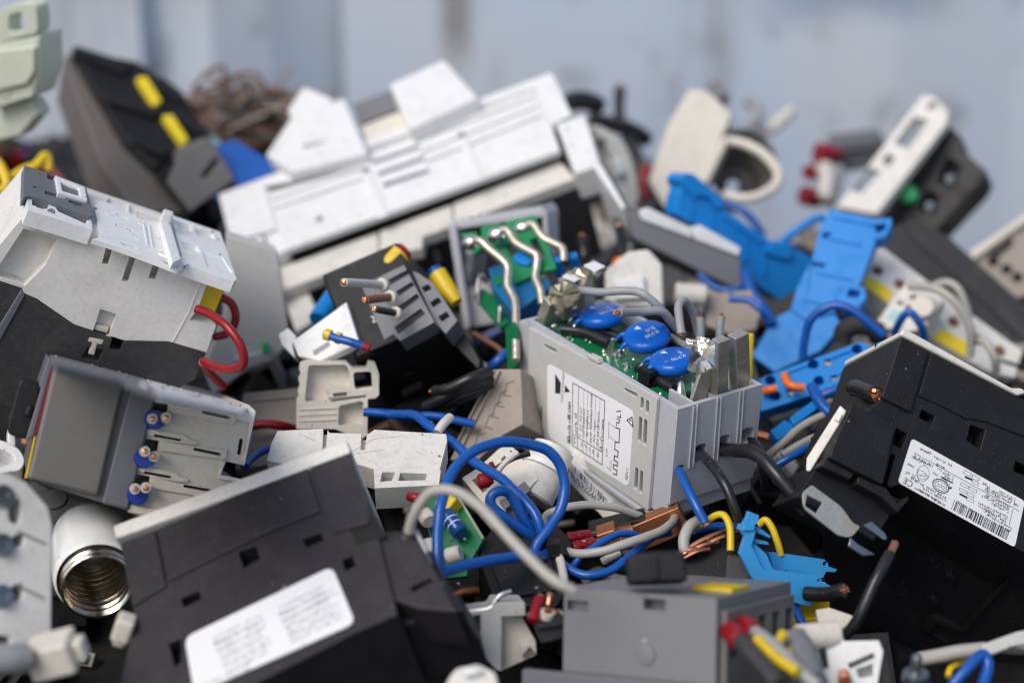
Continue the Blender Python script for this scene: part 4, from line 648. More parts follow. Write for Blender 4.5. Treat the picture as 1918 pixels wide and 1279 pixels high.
# ================================================================ opened relay with green boards
t = thing('relay_housing', 'grey plastic relay housing standing open behind the circuit boards', 'relay housing', 'frame')
part('left_post', t, 'coolgrey', prism('y', [(-18.67,26.02),(-15.22,26.24),(-10.57,-15.28),(-13.35,-16.36)], -2, 22), bevel=.6)
part('top_bar', t, 'coolgrey', prism('y', [(-18.67,26.18),(18.22,31.51),(19.05,32.66),(20.87,30.53),(21.84,26.83),(19.19,27.92),(-15.04,23.58)], -1, 24), bevel=.6)
part('right_post', t, 'coolgrey', prism('y', [(19.53,30.55),(21.66,29.99),(21.96,11.52),(19.8,11.01)], -1, 22), bevel=.6)
part('back_panel', t, 'stonegrey', prism('y', [(-20.35,24.12),(15.84,28.0),(16.58,-5.67),(-16.14,-18.21)], 20, 22), bevel=.3)
part('lower_panel', t, 'coolgrey', prism('y', [(-14.1,1.11),(-3.8,2.12),(-0.21,-14.48),(-11.92,-16.36)], 4, 10), bevel=.5)
part('glass_tube', t, 'zinc', cyl((-10.9,8.0,14.78), (-12.97,8.0,1.84), 6.5), bevel=.5)
t = thing('circuit_board', 'green circuit board with blue block relays and three bent tinned legs', 'circuit board', 'board1')
part('board', t, 'pcblight', prism('y', [(-25.08,12.59),(-19.12,13.56),(-17.72,10.99),(-16.22,10.96),(-17.59,15.92),(-10.36,18.1),(-9.03,15.16),(-7.23,15.49),(-8.2,18.78),(2.76,22.04),(16.15,-6.55),(9.8,-8.54),(1.23,-14.1),(-5.75,-2.75),(-13.41,7.31),(-17.56,1.32),(-19.91,5.28)], 0, 1.6), cut=[prism('y', s, -3, 5) for s in [[(-6.52,5.76),(-3.28,6.77),(1.21,0.67),(-1.82,-1.4)],[(2.93,8.8),(5.57,10.19),(10.97,-0.19),(8.73,-2.26)]]], bevel=.1)
part('relay_block', t, 'relayblue', prism('y', [(-11.52,-3.54),(-5.86,-1.51),(8.53,-9.38),(13.8,-10.13),(14.09,-14.94),(4.7,-25.72),(1.75,-26.38),(-7.6,-14.73)], 2, 22), bevel=.8)
part('relay_block', t, 'blue', prism('y', [(-2.06,-1.13),(1.56,1.99),(7.18,-3.37),(5.06,-6.13),(0.65,-4.68)], -1.5, 6), bevel=.8)
part('relay_block', t, 'blue', prism('y', [(11.6,2.03),(15.02,3.39),(17.03,0.54),(13.63,-0.81)], 3, 12), bevel=.6)
part('relay_block', t, 'blue', prism('y', [(16.97,7.36),(20.46,8.37),(21.42,5.52),(18.57,3.79)], 6, 16), bevel=.6)
for a in ([(-15.6,77.5,261.1),(-12.3,74.9,262.9),(-8.5,71.9,260.5),(-2.9,66.5,257.3),(-1.5,64.5,254.8),(-1.7,59.8,250.6),(-0.5,56.9,248.5),(1.2,52.8,246.0),(1.4,45.5,240.5),(1.4,33.4,230.6)], [(-6.1,85.1,261.7),(-2.3,84.0,264.4),(1.5,79.4,260.5),(6.2,75.6,258.8),(9.2,73.0,257.5),(9.2,70.6,253.9),(8.7,67.2,250.5),(10.4,62.9,247.5),(11.2,58.2,243.3)], [(3.8,93.7,261.7),(7.8,92.4,264.0),(11.4,87.8,260.3),(16.4,84.0,258.6),(19.1,81.5,257.5),(19.6,77.9,253.6)]):
    inv = pose('board1')[1].inverted(); q = [inv @ Vector(p) for p in a]
    lg = part('leg', t, 'tinned', tube(q, 1.6, 12, 4), bevel=0)
    part('solder_joint', lg, 'tin', lathe(q[0], q[0]-q[1]+Vector((0, -.1, 0)), [(-2.5, 2.2), (-1, 3.0), (1, 3.0), (3, 1.6), (3.4, .2)], 14), bevel=0)
part('corner_tab', t, 'pcb', prism('y', [(-9.06,-9.21),(-5.01,-8.56),(-3.79,-12.39),(-6.08,-14.09)], 1.2, 2.2), bevel=.1)
t = thing('circuit_board', 'small tilted green circuit board with two wire loops below the blue relays', 'circuit board', 'board2')
part('board', t, 'pcb', prism('y', [(-3.86,8.14),(-0.73,12.45),(12.38,-0.1),(13.03,-6.98),(9.1,-9.99)], 0, 1.6), bevel=.1)
for a in [[(-1.24,4.23),(-1.88,10.5),(-0.94,14.84),(0.32,15.23)],[(8.35,-7.34),(8.65,-2.0),(9.78,1.08),(10.86,0.69)]]:
    part('wire_loop', t, 'tin', tube([(a[0][0], 0, a[0][1]), (a[1][0], -4, a[1][1]), (a[2][0], -5, a[2][1]), (a[3][0], 0, a[3][1])], .7, 8), bevel=0)
solid('circuit_board', 'narrow green circuit board standing on edge beside the module', 'circuit board', 'pcb', prism('y', [(0.75,7.22),(4.52,9.19),(5.7,5.95),(4.42,-6.04),(-0.02,-9.35),(-1.16,-9.11)], 0, 1.6), pz='board3', bevel=.1)

# ================================================================ beige terminal blocks in the middle
t = thing('terminal_block', 'beige rail terminal block standing upright with open pockets', 'terminal block', 'term_up')
part('body', t, 'cream', prism('y', [(-12.92,12.22),(-10.67,13.11),(3.56,12.92),(5.95,10.7),(10.71,10.69),(11.42,12.91),(13.8,12.49),(15.19,8.58),(15.21,1.06),(14.02,-0.14),(11.22,-0.43),(11.08,-13.39),(8.99,-14.89),(-0.56,-11.22),(-14.23,-11.04),(-14.23,-0.95),(-13.28,0.84),(-13.75,2.64),(-12.92,4.44),(-13.51,6.83),(-12.57,8.63),(-13.28,10.42)], 0, 8), cut=[prism('y', soft(s, 1.2), -3, d) for s, d in zip([[(-9.96,11.73),(3.57,11.9),(4.88,8.6),(4.77,3.8),(-4.15,4.42),(-4.03,2.32),(-2.36,1.89),(-3.55,-0.99),(-11.26,-1.44)],[(5.95,9.2),(12.5,9.49),(13.0,2.87),(6.56,3.19)],[(-1.17,1.71),(3.88,2.12),(3.88,0.79),(-1.17,0.33)],[(0.91,-2.8),(9.55,-1.03),(9.57,-9.46),(0.63,-10.02)],[(-4.14,-0.08),(10.74,1.08),(10.74,0.29),(-4.02,-1.89)]], (5, 11, 5, 5, 4))], bevel=.4)
part('wire_guide', t, 'cream', prism('y', [(-3.84,2.2),(13.15,3.67),(13.28,0.95),(-2.35,-0.99)], 1, 7), cut=[prism('y', soft([(-1.16,1.6),(3.9,2.0),(3.91,0.68),(-1.16,0.21)], .8), -2, 4)], bevel=.4)
for s in [[(-13.34,-3.93),(0.02,-3.38),(0.02,-3.74),(-13.34,-4.29)],[(-13.34,-6.03),(0.02,-5.48),(0.02,-5.84),(-13.34,-6.39)],[(-13.34,-8.13),(0.03,-7.59),(0.03,-7.95),(-13.34,-8.49)]]: part('ridge', t, 'cream', prism('y', s, -.4, 1), bevel=.1)
t = thing('terminal_block', 'cream rail terminal block lying flat with open clip window in front', 'terminal block', 'term_ly')
part('body', t, 'offwhite', prism('y', [(-30.17,-3.01),(-29.47,5.07),(-27.85,11.22),(-11.24,12.26),(-10.01,10.19),(3.06,9.67),(5.13,11.74),(29.5,9.67),(29.94,6.09),(27.79,-7.49),(5.73,-7.0),(-1.55,-4.01),(-22.87,-5.01)], 0, 10), cut=[prism('y', s, -2, 3) for s in [[(-12.36,12.77),(-10.91,12.77),(-10.75,0.0),(-11.82,0.0)],[(0.83,10.71),(2.65,10.71),(2.4,2.02),(0.96,2.02)]]], bevel=.5)
part('clip_foot', t, 'offwhite', prism('y', [(5.78,-6.98),(28.19,-8.47),(27.67,-15.34),(6.64,-16.8)], -1, 9), cut=[prism('y', s, -4, 14) for s in [[(8.74,-9.46),(12.99,-9.46),(12.1,-13.39),(8.25,-13.88)],[(14.77,-9.7),(23.64,-10.2),(23.2,-13.14),(14.22,-13.39)]]], bevel=.4)
part('scratches', t, 'taupe', [ribbon(a, .18, .02) for a in [[(-20.47,9.67),(-14.8,6.34)],[(-5.25,-2.01),(5.01,7.11),(12.54,8.13)],[(-1.79,0.0),(8.86,2.02)],[(19.67,1.01),(21.49,0.0)]]], bevel=0)
t = thing('ribbed_housing', 'taupe plastic housing with raised bracket pattern, between cables and module', 'housing', 'taupe')
part('body', t, 'taupe', prism('y', [(-0.82,19.15),(2.33,19.5),(10.45,19.54),(13.56,-0.68),(6.35,-4.71),(-2.36,-14.0),(-13.72,-14.3),(-11.54,-9.01)], 0, 18), bevel=.5)
for s in [[(1.8,18.53),(3.0,18.53),(-8.98,-10.52),(-10.4,-10.55)],[(-0.55,18.51),(0.5,18.65),(-11.41,-9.92),(-12.41,-9.95)]]: part('edge_rib', t, 'taupe', prism('y', s, -1.2, 1), bevel=.3)
for a in [[(8.19,14.92),(5.8,14.24),(4.91,9.96),(7.81,9.34)],[(5.67,11.28),(3.78,10.6),(2.79,6.0),(5.47,5.38)],[(4.04,7.32),(2.02,6.44),(1.15,2.04),(3.84,1.43)],[(1.88,3.03),(0.19,2.35),(-1.04,-1.92),(1.86,-2.52)],[(-0.76,-4.2),(-3.51,-4.91),(-4.43,-8.85),(-2.18,-9.78)]]: part('bracket_mark', t, 'umber', ribbon(a, .5, 0, .12), bevel=.04)

# ================================================================ blue terminal blocks on the right
t = thing('terminal_block', 'long blue terminal block leaning against the grey box, edge towards the wall', 'terminal block', 'bt1')
part('body', t, 'blue', prism('y', [(-28.84,22.17),(-26.69,21.76),(-9.09,12.68),(15.68,-0.99),(22.35,-0.87),(35.02,-7.31),(27.82,-20.67),(19.1,-25.15),(0.91,-14.62),(-9.61,0.66),(-31.5,10.22),(-30.94,16.89)], 0, 11), bevel=.6)
part('top_lip', t, 'blue', prism('y', [(-31.03,24.79),(-28.81,27.41),(-24.74,26.87),(-9.79,16.54),(-11.23,12.68),(-14.5,13.55),(-17.36,17.3),(-22.24,18.59),(-23.22,16.66),(-29.85,22.17)], -2, 12), bevel=.6)
for s in [[(-25.72,14.67),(-24.14,15.19),(-23.37,9.97),(-24.95,9.45)],[(-15.87,10.14),(-14.28,10.66),(-13.45,4.45),(-15.05,3.94)],[(-0.21,-0.09),(1.73,0.43),(3.44,-7.76),(1.51,-8.76)],[(8.84,-5.74),(11.02,-5.22),(12.57,-14.43),(10.39,-14.94)]]: part('rib', t, 'blue', prism('y', s, -.8, 1), bevel=.2)
part('clip', t, 'blue', prism('y', [(9.22,-4.71),(14.5,0.23),(22.33,-1.08),(23.76,-7.39),(18.2,-7.48)], -2, 12), bevel=.6)
part('wire_slot', t, 'blue', prism('y', [(-9.62,12.69),(15.16,-1.74),(14.19,-4.67),(-10.54,9.32)], -1.2, 3), bevel=.4)
t = thing('terminal_block', 'broad flat blue terminal block standing in the middle of the blue ones', 'terminal block', 'bt2')
part('body', t, 'blue', prism('y', [(1.3,35.13),(17.95,31.16),(20.79,22.92),(15.07,5.73),(12.89,-0.28),(6.53,-0.24),(3.98,-10.22),(-7.77,-13.17),(-13.35,-9.16),(-11.29,-0.13),(-5.44,13.0),(-2.69,26.29)], 0, 9), cut=[prism('y', s, -2, 3) for s in [[(-1.72,24.22),(1.49,25.21),(1.99,23.15),(-1.21,21.65)],[(-5.61,11.98),(-0.07,10.92),(-0.22,9.09),(-4.64,9.74)]]], bevel=.6)
for s in [[(2.77,32.13),(16.16,29.05),(16.0,27.82),(2.52,30.89)],[(0.64,22.89),(14.45,19.66),(14.11,18.44),(0.48,21.66)],[(-3.64,7.64),(11.02,4.49),(10.68,3.29),(-3.98,6.42)],[(-7.94,-4.43),(3.95,-6.99),(3.61,-8.18),(-8.28,-5.64)]]: part('rib', t, 'blue', prism('y', s, -.8, 1), bevel=.2)
part('hook', t, 'blue', prism('y', [(16.16,30.2),(26.21,30.57),(26.42,28.0),(24.01,21.91),(19.01,20.95),(19.9,23.49),(23.52,25.48),(23.96,28.04),(17.12,27.1)], -1, 9), bevel=.5)
part('clip', t, 'blue', prism('y', [(8.45,0.95),(16.16,-1.1),(16.67,-5.59),(13.14,-10.53),(7.72,-9.52),(4.94,-5.53)], -3, 8), cut=[prism('y', [(9.85,-1.56),(14.38,-2.59),(13.07,-5.57),(8.99,-4.55)], -6, 2)], bevel=.5)
part('foot', t, 'blue', prism('y', [(-20.7,-12.52),(-13.02,-8.03),(-7.87,-12.55),(3.9,-9.59),(7.18,-15.56),(-1.2,-26.42),(-19.1,-35.49),(-28.45,-28.43)], 1.5, 9), bevel=.6)
t = thing('terminal_block', 'blue terminal block row with square windows and orange wire bits', 'terminal block', 'bt3')
win = [prism('y', s, -3, 6) for s in [[(0.87,5.83),(3.43,6.4),(3.78,3.76),(1.2,2.82)],[(2.79,-0.93),(5.52,-0.18),(5.71,-2.33),(3.15,-2.99)],[(-13.27,-6.57),(-10.2,-5.63),(-9.93,-8.42),(-12.82,-9.36)]]]+[cyl(Vector(p)+Vector((0, -3, 0)), Vector(p)+Vector((0, 6, 0)), 2.0) for p in ((-3.18,0.0,3.94), (-1.33,0.0,-2.81), (13.16,0.0,10.18), (14.95,0.0,3.3), (-19.14,0.0,-2.66), (-17.55,0.0,-8.9))]
part('body', t, 'blue', prism('y', [(-23.72,-2.1),(14.98,13.41),(19.08,9.43),(20.66,2.37),(7.74,-4.66),(-22.9,-15.13)], 0, 9), cut=win+[prism('y', s, -2, .9) for s in [[(3.86,6.59),(11.19,9.62),(11.7,7.35),(4.47,4.14)],[(6.2,0.01),(13.07,2.83),(13.51,0.96),(6.56,-2.05)],[(-12.44,0.45),(-4.72,3.75),(-4.38,0.46),(-11.67,-2.83)]]], bevel=.4)
part('end_wing', t, 'blue', prism('y', [(17.28,11.31),(26.81,15.59),(29.23,12.74),(26.9,8.0),(20.78,3.29),(19.33,9.42)], 1, 8), bevel=.5)
for p in ((2.43,2.0,5.42), (4.45,2.0,-0.79), (-11.49,2.0,-6.81)): part('screw', t, 'tin', lathe(p, (.1, -1, .1), [(-3, 1.9), (0, 1.9), (.5, 1.5), (.6, .1)], 12), bevel=0)
t = thing('terminal_clip', 'narrow blue plastic clip piece below the blue terminal row', 'clip', 'bt4')
part('body', t, 'blue', prism('y', [(-5.04,-2.37),(7.73,6.52),(8.4,2.72),(-3.89,-5.94)], -2, 7), bevel=.5)
part('foot', t, 'blue', prism('y', [(-12.47,-6.79),(-6.31,-2.17),(-2.12,-5.67),(-10.28,-10.9)], 0, 5), bevel=.5)

# ================================================================ background, left
t = thing('relay_housing', 'pale greenish relay housing with a loop tab, far upper left corner', 'relay housing', 'pale_housing')
part('body', t, 'greenish', prism('y', [(-13.97,13.76),(17.46,14.09),(11.75,0.23),(2.27,-9.86),(-27.3,-13.34)], 0, 13), bevel=1)
part('front_step', t, 'greenish', prism('y', [(-12.79,11.19),(15.39,10.65),(10.79,0.88),(4.08,-3.78),(-21.02,-5.53)], -2, 1), bevel=.8)
part('loop_tab', t, 'greenish', prism('y', soft([(-2.95,26.81),(11.33,28.23),(21.84,26.96),(17.64,15.17),(4.8,14.58),(-9.53,13.34)], 3), 0, 7), cut=[prism('y', soft([(3.79,24.26),(12.87,24.42),(10.08,17.38),(-0.15,17.28)], 2), -3, 12)], bevel=.8)
part('lower_shell', t, 'greenish', prism('y', [(-34.46,-13.05),(-8.04,-11.97),(-5.27,-18.31),(-20.79,-26.53),(-41.96,-28.3)], 6, 14), bevel=1)
part('moulded_mark', t, 'taupe', [ribbon(a, .6, -.02, .1) for a in [[(-15.01,-5.07),(-9.07,-4.79),(-10.83,-8.45),(-16.8,-8.75)],[(-5.74,-5.06),(0.29,-4.42)]]], bevel=0)
t = thing('contactor', 'dark contactor with two yellow labels and grey base, blurred at the upper left', 'contactor', 'dark_block')
part('top', t, 'black', prism('y', [(-28.19,34.9),(0.67,29.32),(19.98,9.69),(29.26,-15.84),(2.62,-37.29),(-9.18,-21.01)], 0, 10), bevel=.8)
for s in [[(-28.23,33.32),(-26.13,34.29),(-2.62,24.88),(-5.77,17.74),(-27.38,28.97)],[(-18.23,5.01),(-14.86,6.9),(8.19,-4.16),(6.07,-8.75),(-16.29,0.07)],[(-7.87,-19.96),(-4.57,-18.71),(9.53,-28.42),(6.65,-32.89),(-6.77,-24.82)],[(10.56,17.64),(19.67,7.27),(17.83,2.04),(8.28,11.74)],[(16.36,-3.71),(28.5,-14.84),(26.65,-19.94),(14.08,-9.44)]]: part('phase_ridge', t, 'black', prism('y', s, -3, 4), bevel=.6)
for s in [[(-1.21,15.1),(3.39,16.2),(8.7,1.12),(5.08,-2.47)],[(8.06,-8.47),(12.63,-7.45),(18.29,-22.92),(14.98,-25.82)]]: part('yellow_label', t, 'yellowlabel', prism('y', s, -3.4, .5), bevel=.2)
part('side', t, 'umber', prism('y', [(-31.66,34.4),(-26.69,40.6),(-7.87,-15.26),(4.04,-31.7),(16.29,-57.45),(-7.39,-58.15),(-20.25,-28.91)], 6, 34), bevel=1)
t2 = thing('grey_housing', 'dark grey housing end with a black slot, in front of the yellow labelled contactor', 'housing', 'dark_end')
part('body', t2, 'midgrey', prism('y', [(-7.12,9.33),(4.86,14.69),(16.38,-3.4),(-3.0,-18.25),(-13.17,-5.57)], 0, 24), cut=[prism('y', [(1.52,-2.15),(7.67,5.79),(9.64,4.28),(3.48,-3.67)], -2, 6)], bevel=.8)
part('dark_side', t2, 'black', prism('y', [(-17.73,-2.57),(-3.15,9.43),(-6.99,6.22),(-12.69,-5.96),(-2.51,-18.66),(-4.44,-19.47)], 1, 24), bevel=.6)
solid('plastic_sheet', 'torn bright blue plastic sheet behind the breaker on the left', 'plastic', 'cableblue', prism('y', [(-18.32,12.15),(-10.17,15.1),(1.08,7.68),(16.36,-2.77),(6.27,-7.75),(-5.13,-12.08)], 0, 1.5), bevel=.3, pz='sheet')
# ================================================================ background, right
t = thing('cable_duct', 'beige plastic duct piece, blurred, beside a cream cable loop at the back', 'duct', 'trunk')
part('side', t, 'cream', prism('y', [(-2.45,27.53),(6.12,26.85),(17.59,15.36),(12.23,4.2),(4.9,-12.34),(-13.52,-27.32),(-21.17,-14.43),(-12.29,11.27)], 0, 14), bevel=1)
part('mouth', t, 'umber', lathe((18.92,22.0,-7.74), (.25, -1, .45), [(8, 17), (0, 15), (-14, 9), (-16, 3)], 28, caps=False), bevel=0)  # bowl coloured brown: the darkness of the hollow is painted in
part('rim', t, 'cream', prism('y', [(12.37,4.0),(16.02,3.94),(6.28,-16.19),(2.12,-14.91)], -2, 16), bevel=.8)
t = thing('rail_breaker', 'white and black rail mounted breaker with green light, upper right', 'circuit breaker', 'dinb')
part('body', t, 'black', prism('y', [(19.57,21.83),(26.4,15.75),(25.97,9.61),(38.09,-0.98),(35.63,-6.41),(15.07,-29.17),(-14.81,-21.75),(-7.63,-11.2)], 0, 30), cut=[prism('y', s, -3, 8) for s in [[(20.77,5.51),(27.38,1.04),(22.73,-9.02),(16.13,-5.43)],[(11.32,-9.56),(17.11,-12.27),(15.68,-20.72),(8.27,-18.85)]]], bevel=.8)
part('indicator', t, 'green', lathe((3.91,-7.0,-12.65), (0, -1, 0), [(-8, 4.2), (0, 4.2), (.8, 3.4), (1.2, .1)], 18), bevel=0)
part('clamp_screw', t, 'zinc', lathe((21.27,4.0,-3.7), (.3, -1, -.2), [(-3, 2.6), (0, 2.6), (1, 2.0), (1.2, .1)], 16), bevel=0)
part('clamp_screw', t, 'zinc', lathe((12.39,4.0,-16.28), (.3, -1, -.2), [(-3, 2.6), (0, 2.6), (1, 2.0), (1.2, .1)], 16), bevel=0)
inv = pose('dinb')[1].inverted() @ pose('dinw')[1]
part('front_face', t, 'offwhite', xf(prism('y', [(10.27,34.83),(15.51,34.4),(24.76,24.4),(25.13,16.83),(2.17,-34.37),(-17.68,-29.4),(-15.0,-23.76)], 0, 4), inv), cut=[xf(prism('y', s, -3, 8), inv) for s in [[(8.79,22.34),(16.14,19.63),(9.99,2.88),(2.43,6.57)],[(0.03,1.36),(5.01,-2.14),(2.63,-7.3),(-1.49,-3.88)],[(-6.92,-6.76),(-0.18,-10.31),(-7.08,-22.57),(-12.74,-20.2)]]], bevel=.6)
part('screw_mark', t, 'midgrey', xf(cyl((16.99,-0.3,26.91), (15.99,2.0,28.97), 2.5), inv), bevel=0)
t = thing('grey_housing', 'small grey housing behind red wire tips, back right', 'housing', loc=(174.9,345.1,227.4))
part('body', t, 'bluegrey', xf(box(-13, 13, -9, 9, -8, 8), Matrix.Rotation(R(-8), 4, 'Y')), bevel=1)
part('rib', t, 'bluegrey', xf(box(-13, 13, -11, -9, 3, 5), Matrix.Rotation(R(-8), 4, 'Y')), bevel=.5)
t = thing('contactor', 'long black contactor body behind the white terminal strip, right edge', 'contactor', 'bigblack')
part('body', t, 'charcoal', prism('y', [(-29.0,23.54),(-17.06,26.96),(-3.29,20.03),(36.08,-20.91),(34.48,-53.77),(16.86,-34.38),(-3.85,-9.93),(-35.79,14.19)], 0, 30), bevel=1)
part('ridge', t, 'charcoal', prism('y', [(-24.26,22.95),(-16.69,24.8),(33.96,-30.06),(31.57,-37.37)], -1.5, 1), bevel=.6)
t = thing('terminal_strip', 'white terminal strip with round screw holes and two yellow labels', 'terminal strip', 'strip')
hs = [cyl(Vector(p)+Vector((0, -3, 0)), Vector(p)+Vector((0, 6, 0)), 2.6) for p in ((-21.83,0.0,24.73), (-13.44,0.0,17.81), (6.08,0.0,-0.63), (14.0,0.0,-8.79), (22.87,0.0,-14.65))]
part('body', t, 'offwhite', prism('y', [(-23.34,34.64),(-20.84,36.93),(-16.88,35.15),(10.9,6.21),(32.28,-14.65),(26.08,-27.43),(15.42,-24.02),(-5.61,-7.76),(-30.45,19.32)], 0, 14), cut=hs, bevel=.6)
for p in ((-20.82,2.5,26.42), (-12.41,2.5,19.47), (7.19,2.5,0.97), (15.14,2.5,-7.22), (24.04,2.5,-13.1)): part('screw', t, 'brown', lathe(p, (0, -1, 0), [(-2, 2.3), (0, 2.3), (.8, 1.6), (.9, .1)], 14), bevel=0)
for s in [[(-28.04,22.81),(-17.33,13.97),(-20.2,8.67),(-30.5,17.46)],[(0.63,-4.37),(9.93,-11.28),(7.66,-17.62),(-5.43,-8.18)]]:
    part('yellow_label', t, 'yellowlabel', prism('y', s, -.4, .2), bevel=0)
t2 = thing('terminal_module', 'white terminal cap with pale aqua window, on the terminal strip', 'terminal module', 'stripcap')
part('body', t2, 'offwhite', prism('y', [(-0.59,14.89),(3.35,15.72),(14.57,7.17),(6.59,-5.79),(-4.01,-9.52),(-12.45,-3.25)], 0, 9), cut=[prism('y', s, -3, 5) for s in [[(-3.51,7.25),(-1.39,6.14),(-2.47,4.29),(-4.59,5.31)],[(-0.33,5.12),(1.43,4.11),(0.35,2.42),(-1.2,3.27)],[(1.5,9.77),(4.11,8.91),(3.24,6.8),(0.76,7.66)],[(-10.33,-3.67),(-8.56,-4.51),(-9.28,-5.93),(-11.04,-5.09)],[(-7.86,-5.77),(-6.1,-6.6),(-6.81,-7.85),(-8.58,-7.02)]]], bevel=.5)
part('window', t2, 'aqua', prism('y', [(-6.04,2.86),(-1.1,0.32),(-3.61,-4.28),(-8.55,-1.34)], -.3, .5), bevel=.1)
part('barrel', t2, 'cream', cyl((5.83,-6.0,0.65), (5.36,2.0,2.93), 4.5), bevel=.4)
t = thing('switch_box', 'long grey box with white lid strips, behind the module to the right', 'switch box', 'gbox')
part('body', t, 'stonegrey', prism('y', [(-26.73,11.97),(-21.34,14.39),(22.74,-2.84),(23.35,-17.51),(20.52,-17.72),(-23.79,2.69)], 0, 20), bevel=.8)
for s in [[(-21.65,13.08),(-17.91,15.29),(1.69,6.71),(1.09,2.76),(-20.07,9.94)],[(1.59,6.52),(4.48,8.63),(22.55,-0.73),(21.44,-4.34),(2.09,2.49)]]: part('lid_strip', t, 'white', prism('y', s, -1.5, 20), bevel=.8)
t = thing('terminal_housing', 'small white terminal housing with an orange collar, behind the module', 'terminal housing', 'wbox')
part('body', t, 'offwhite', prism('y', [(-10.0,0.79),(-0.91,8.11),(7.28,9.18),(12.74,3.01),(13.3,-13.92),(-9.95,-13.88)], 0, 22), bevel=1)
part('collar', t, 'orange', lathe((-3.28,6.0,5.21), (0, 0, 1), [(-3, 4.4), (0, 4.0), (1.5, 2.8)], 16), bevel=0)
part('front_step', t, 'white', prism('y', [(-6.23,-3.25),(5.54,-1.46),(6.47,-10.58),(-6.21,-11.47)], -3, 2), bevel=.8)
t = thing('white_bracket', 'curved white plastic bracket behind the right end of the breaker', 'bracket', 'rear_white')
part('body', t, 'offwhite', prism('y', soft([(-13.95,23.15),(-6.28,20.95),(2.39,14.74),(6.04,6.75),(9.98,-11.01),(4.96,-15.16),(-5.77,2.44)], 4), 0, 10), cut=[prism('y', soft([(-10.4,16.82),(-7.0,16.11),(-6.04,12.11),(-9.42,12.02)], 1), -3, 6)], bevel=.8)
part('lug', t, 'white', prism('y', [(-5.14,6.49),(-0.11,8.21),(2.63,1.83),(-2.4,-0.69)], -3, 2), bevel=.8)
t = thing('grey_cover', 'dull olive grey plastic cover in the gap behind the module', 'cover', 'greymid')
part('body', t, 'taupe', prism('y', [(-1.63,2.43),(16.93,4.41),(21.21,-3.51),(18.03,-13.33),(6.95,-15.29),(-2.09,-11.37)], 0, 12), bevel=1)
part('clear_tube', t, 'whitecable', cyl((-14.62,-6.0,0.08), (-2.29,-6.0,-0.91), 4.5), bevel=.5)
solid('yellow_tag', 'yellow plastic tag just behind the silver busbars', 'tag', 'yellowlabel', box(-3.5, 3.5, -1, 1, -9, 9), bevel=.4).location = Vector((85.3,51.6,225.2))*MM
t = thing('relay_socket', 'beige relay base with dark contacts, blurred at the right edge', 'relay socket', 'rblk')
part('body', t, 'taupe', prism('y', [(-15.36,-2.15),(5.16,12.9),(19.09,8.41),(17.84,-19.9),(3.77,-25.4),(-7.48,-14.14)], 0, 14), cut=[prism('y', [(-7.05,0.07),(2.65,8.59),(4.85,4.25),(-4.39,-5.1)], -3, 8)], bevel=1)
part('rail', t, 'beige', prism('y', [(-15.55,-2.41),(12.23,19.75),(13.25,15.96),(-14.02,-6.98)], -4, 4), bevel=.8)
for p in ((-4.88,0.0,-5.66), (0.83,0.0,-9.96), (5.34,0.0,-14.23)): part('contact', t, 'black', lathe(p, (0, -1, 0), [(-2, 2.6), (1, 2.4), (2.5, 1.2)], 12), bevel=0)
# ================================================================ left side, lower
t = thing('light_housing', 'light grey housing wall behind the red wire loop', 'housing', 'leftmid')
part('wall', t, 'lightgrey', prism('y', [(-9.43,41.46),(9.92,35.44),(15.42,-0.0),(8.29,-8.42),(-2.98,-12.61),(-14.2,-21.0),(-18.33,-10.46),(-10.27,8.35)], 0, 16), bevel=.8)
part('ledge', t, 'lightgrey', prism('y', [(-6.24,-5.97),(8.43,-2.43),(8.47,-6.83),(-4.18,-10.57)], -4, 3), bevel=.6)
part('clip', t, 'green', prism('y', [(3.86,-0.16),(5.48,0.88),(7.55,-1.62),(6.34,-3.71),(4.3,-3.29)], -5, 0), bevel=.4)
t = thing('flat_cover', 'worn taupe flat cover beside the beige terminal block', 'cover', 'slab')
part('plate', t, 'taupe', prism('y', [(-11.48,8.27),(9.2,10.66),(14.2,-7.01),(-0.34,-23.06),(-11.77,-25.32)], 0, 6), bevel=.6)
part('rib', t, 'taupe', prism('y', [(-8.17,5.24),(7.54,6.9),(8.02,5.48),(-7.67,3.82)], -1, 1), bevel=.2)
# porcelain lamp socket with threaded shell
c0 = Vector((-133.5,-61.9,191.0)); ax = (Vector((-145.7,-18.2,194.1))-c0).normalized()
t = thing('lamp_socket', 'white porcelain lamp socket with brass threaded shell', 'lamp socket', loc=c0)
part('porcelain_body', t, 'porcelain', lathe((0, 0, 0), ax, [(2.0, 12.3), (.6, 12.7), (1.0, 13.2), (3, 13.7), (10, 13.8), (20, 13.7), (27, 13.0), (32, 11.4), (35, 8.6), (36.5, 4.5), (36.8, .1)], 48), cut=[lathe((0, 0, 0), ax, [(-2, 12.2), (23, 12.2)], 48), cyl(ax*24+frame_of(ax)[0]*0+Vector((-6, -14, 5)), ax*24+Vector((-4, -8, 3)), 1.0)], bevel=0, ang=50)
th = []
for k in range(8):
    s = -4.5+k*3.3; th += [(s, 11.2), (s+.6, 11.9), (s+1.3, 11.9), (s+1.9, 10.6), (s+2.7, 10.4)]
inn = [(s, r-.35) for s, r in reversed(th)]
part('threaded_shell', t, 'brass', lathe((0, 0, 0), ax, th+[(21.5, 10.6), (22, 6)]+[(21, 6)]+inn+[th[0]], 48, caps=False), bevel=0, ang=80)
part('contact', t, 'brass', lathe(ax*20, ax, [(-2, 2), (0, 2.4), (1, 4)], 20), bevel=0)
t = thing('terminal_block', 'grey beige terminal block with steel screws, cut by the left edge', 'terminal block', 'lterm')
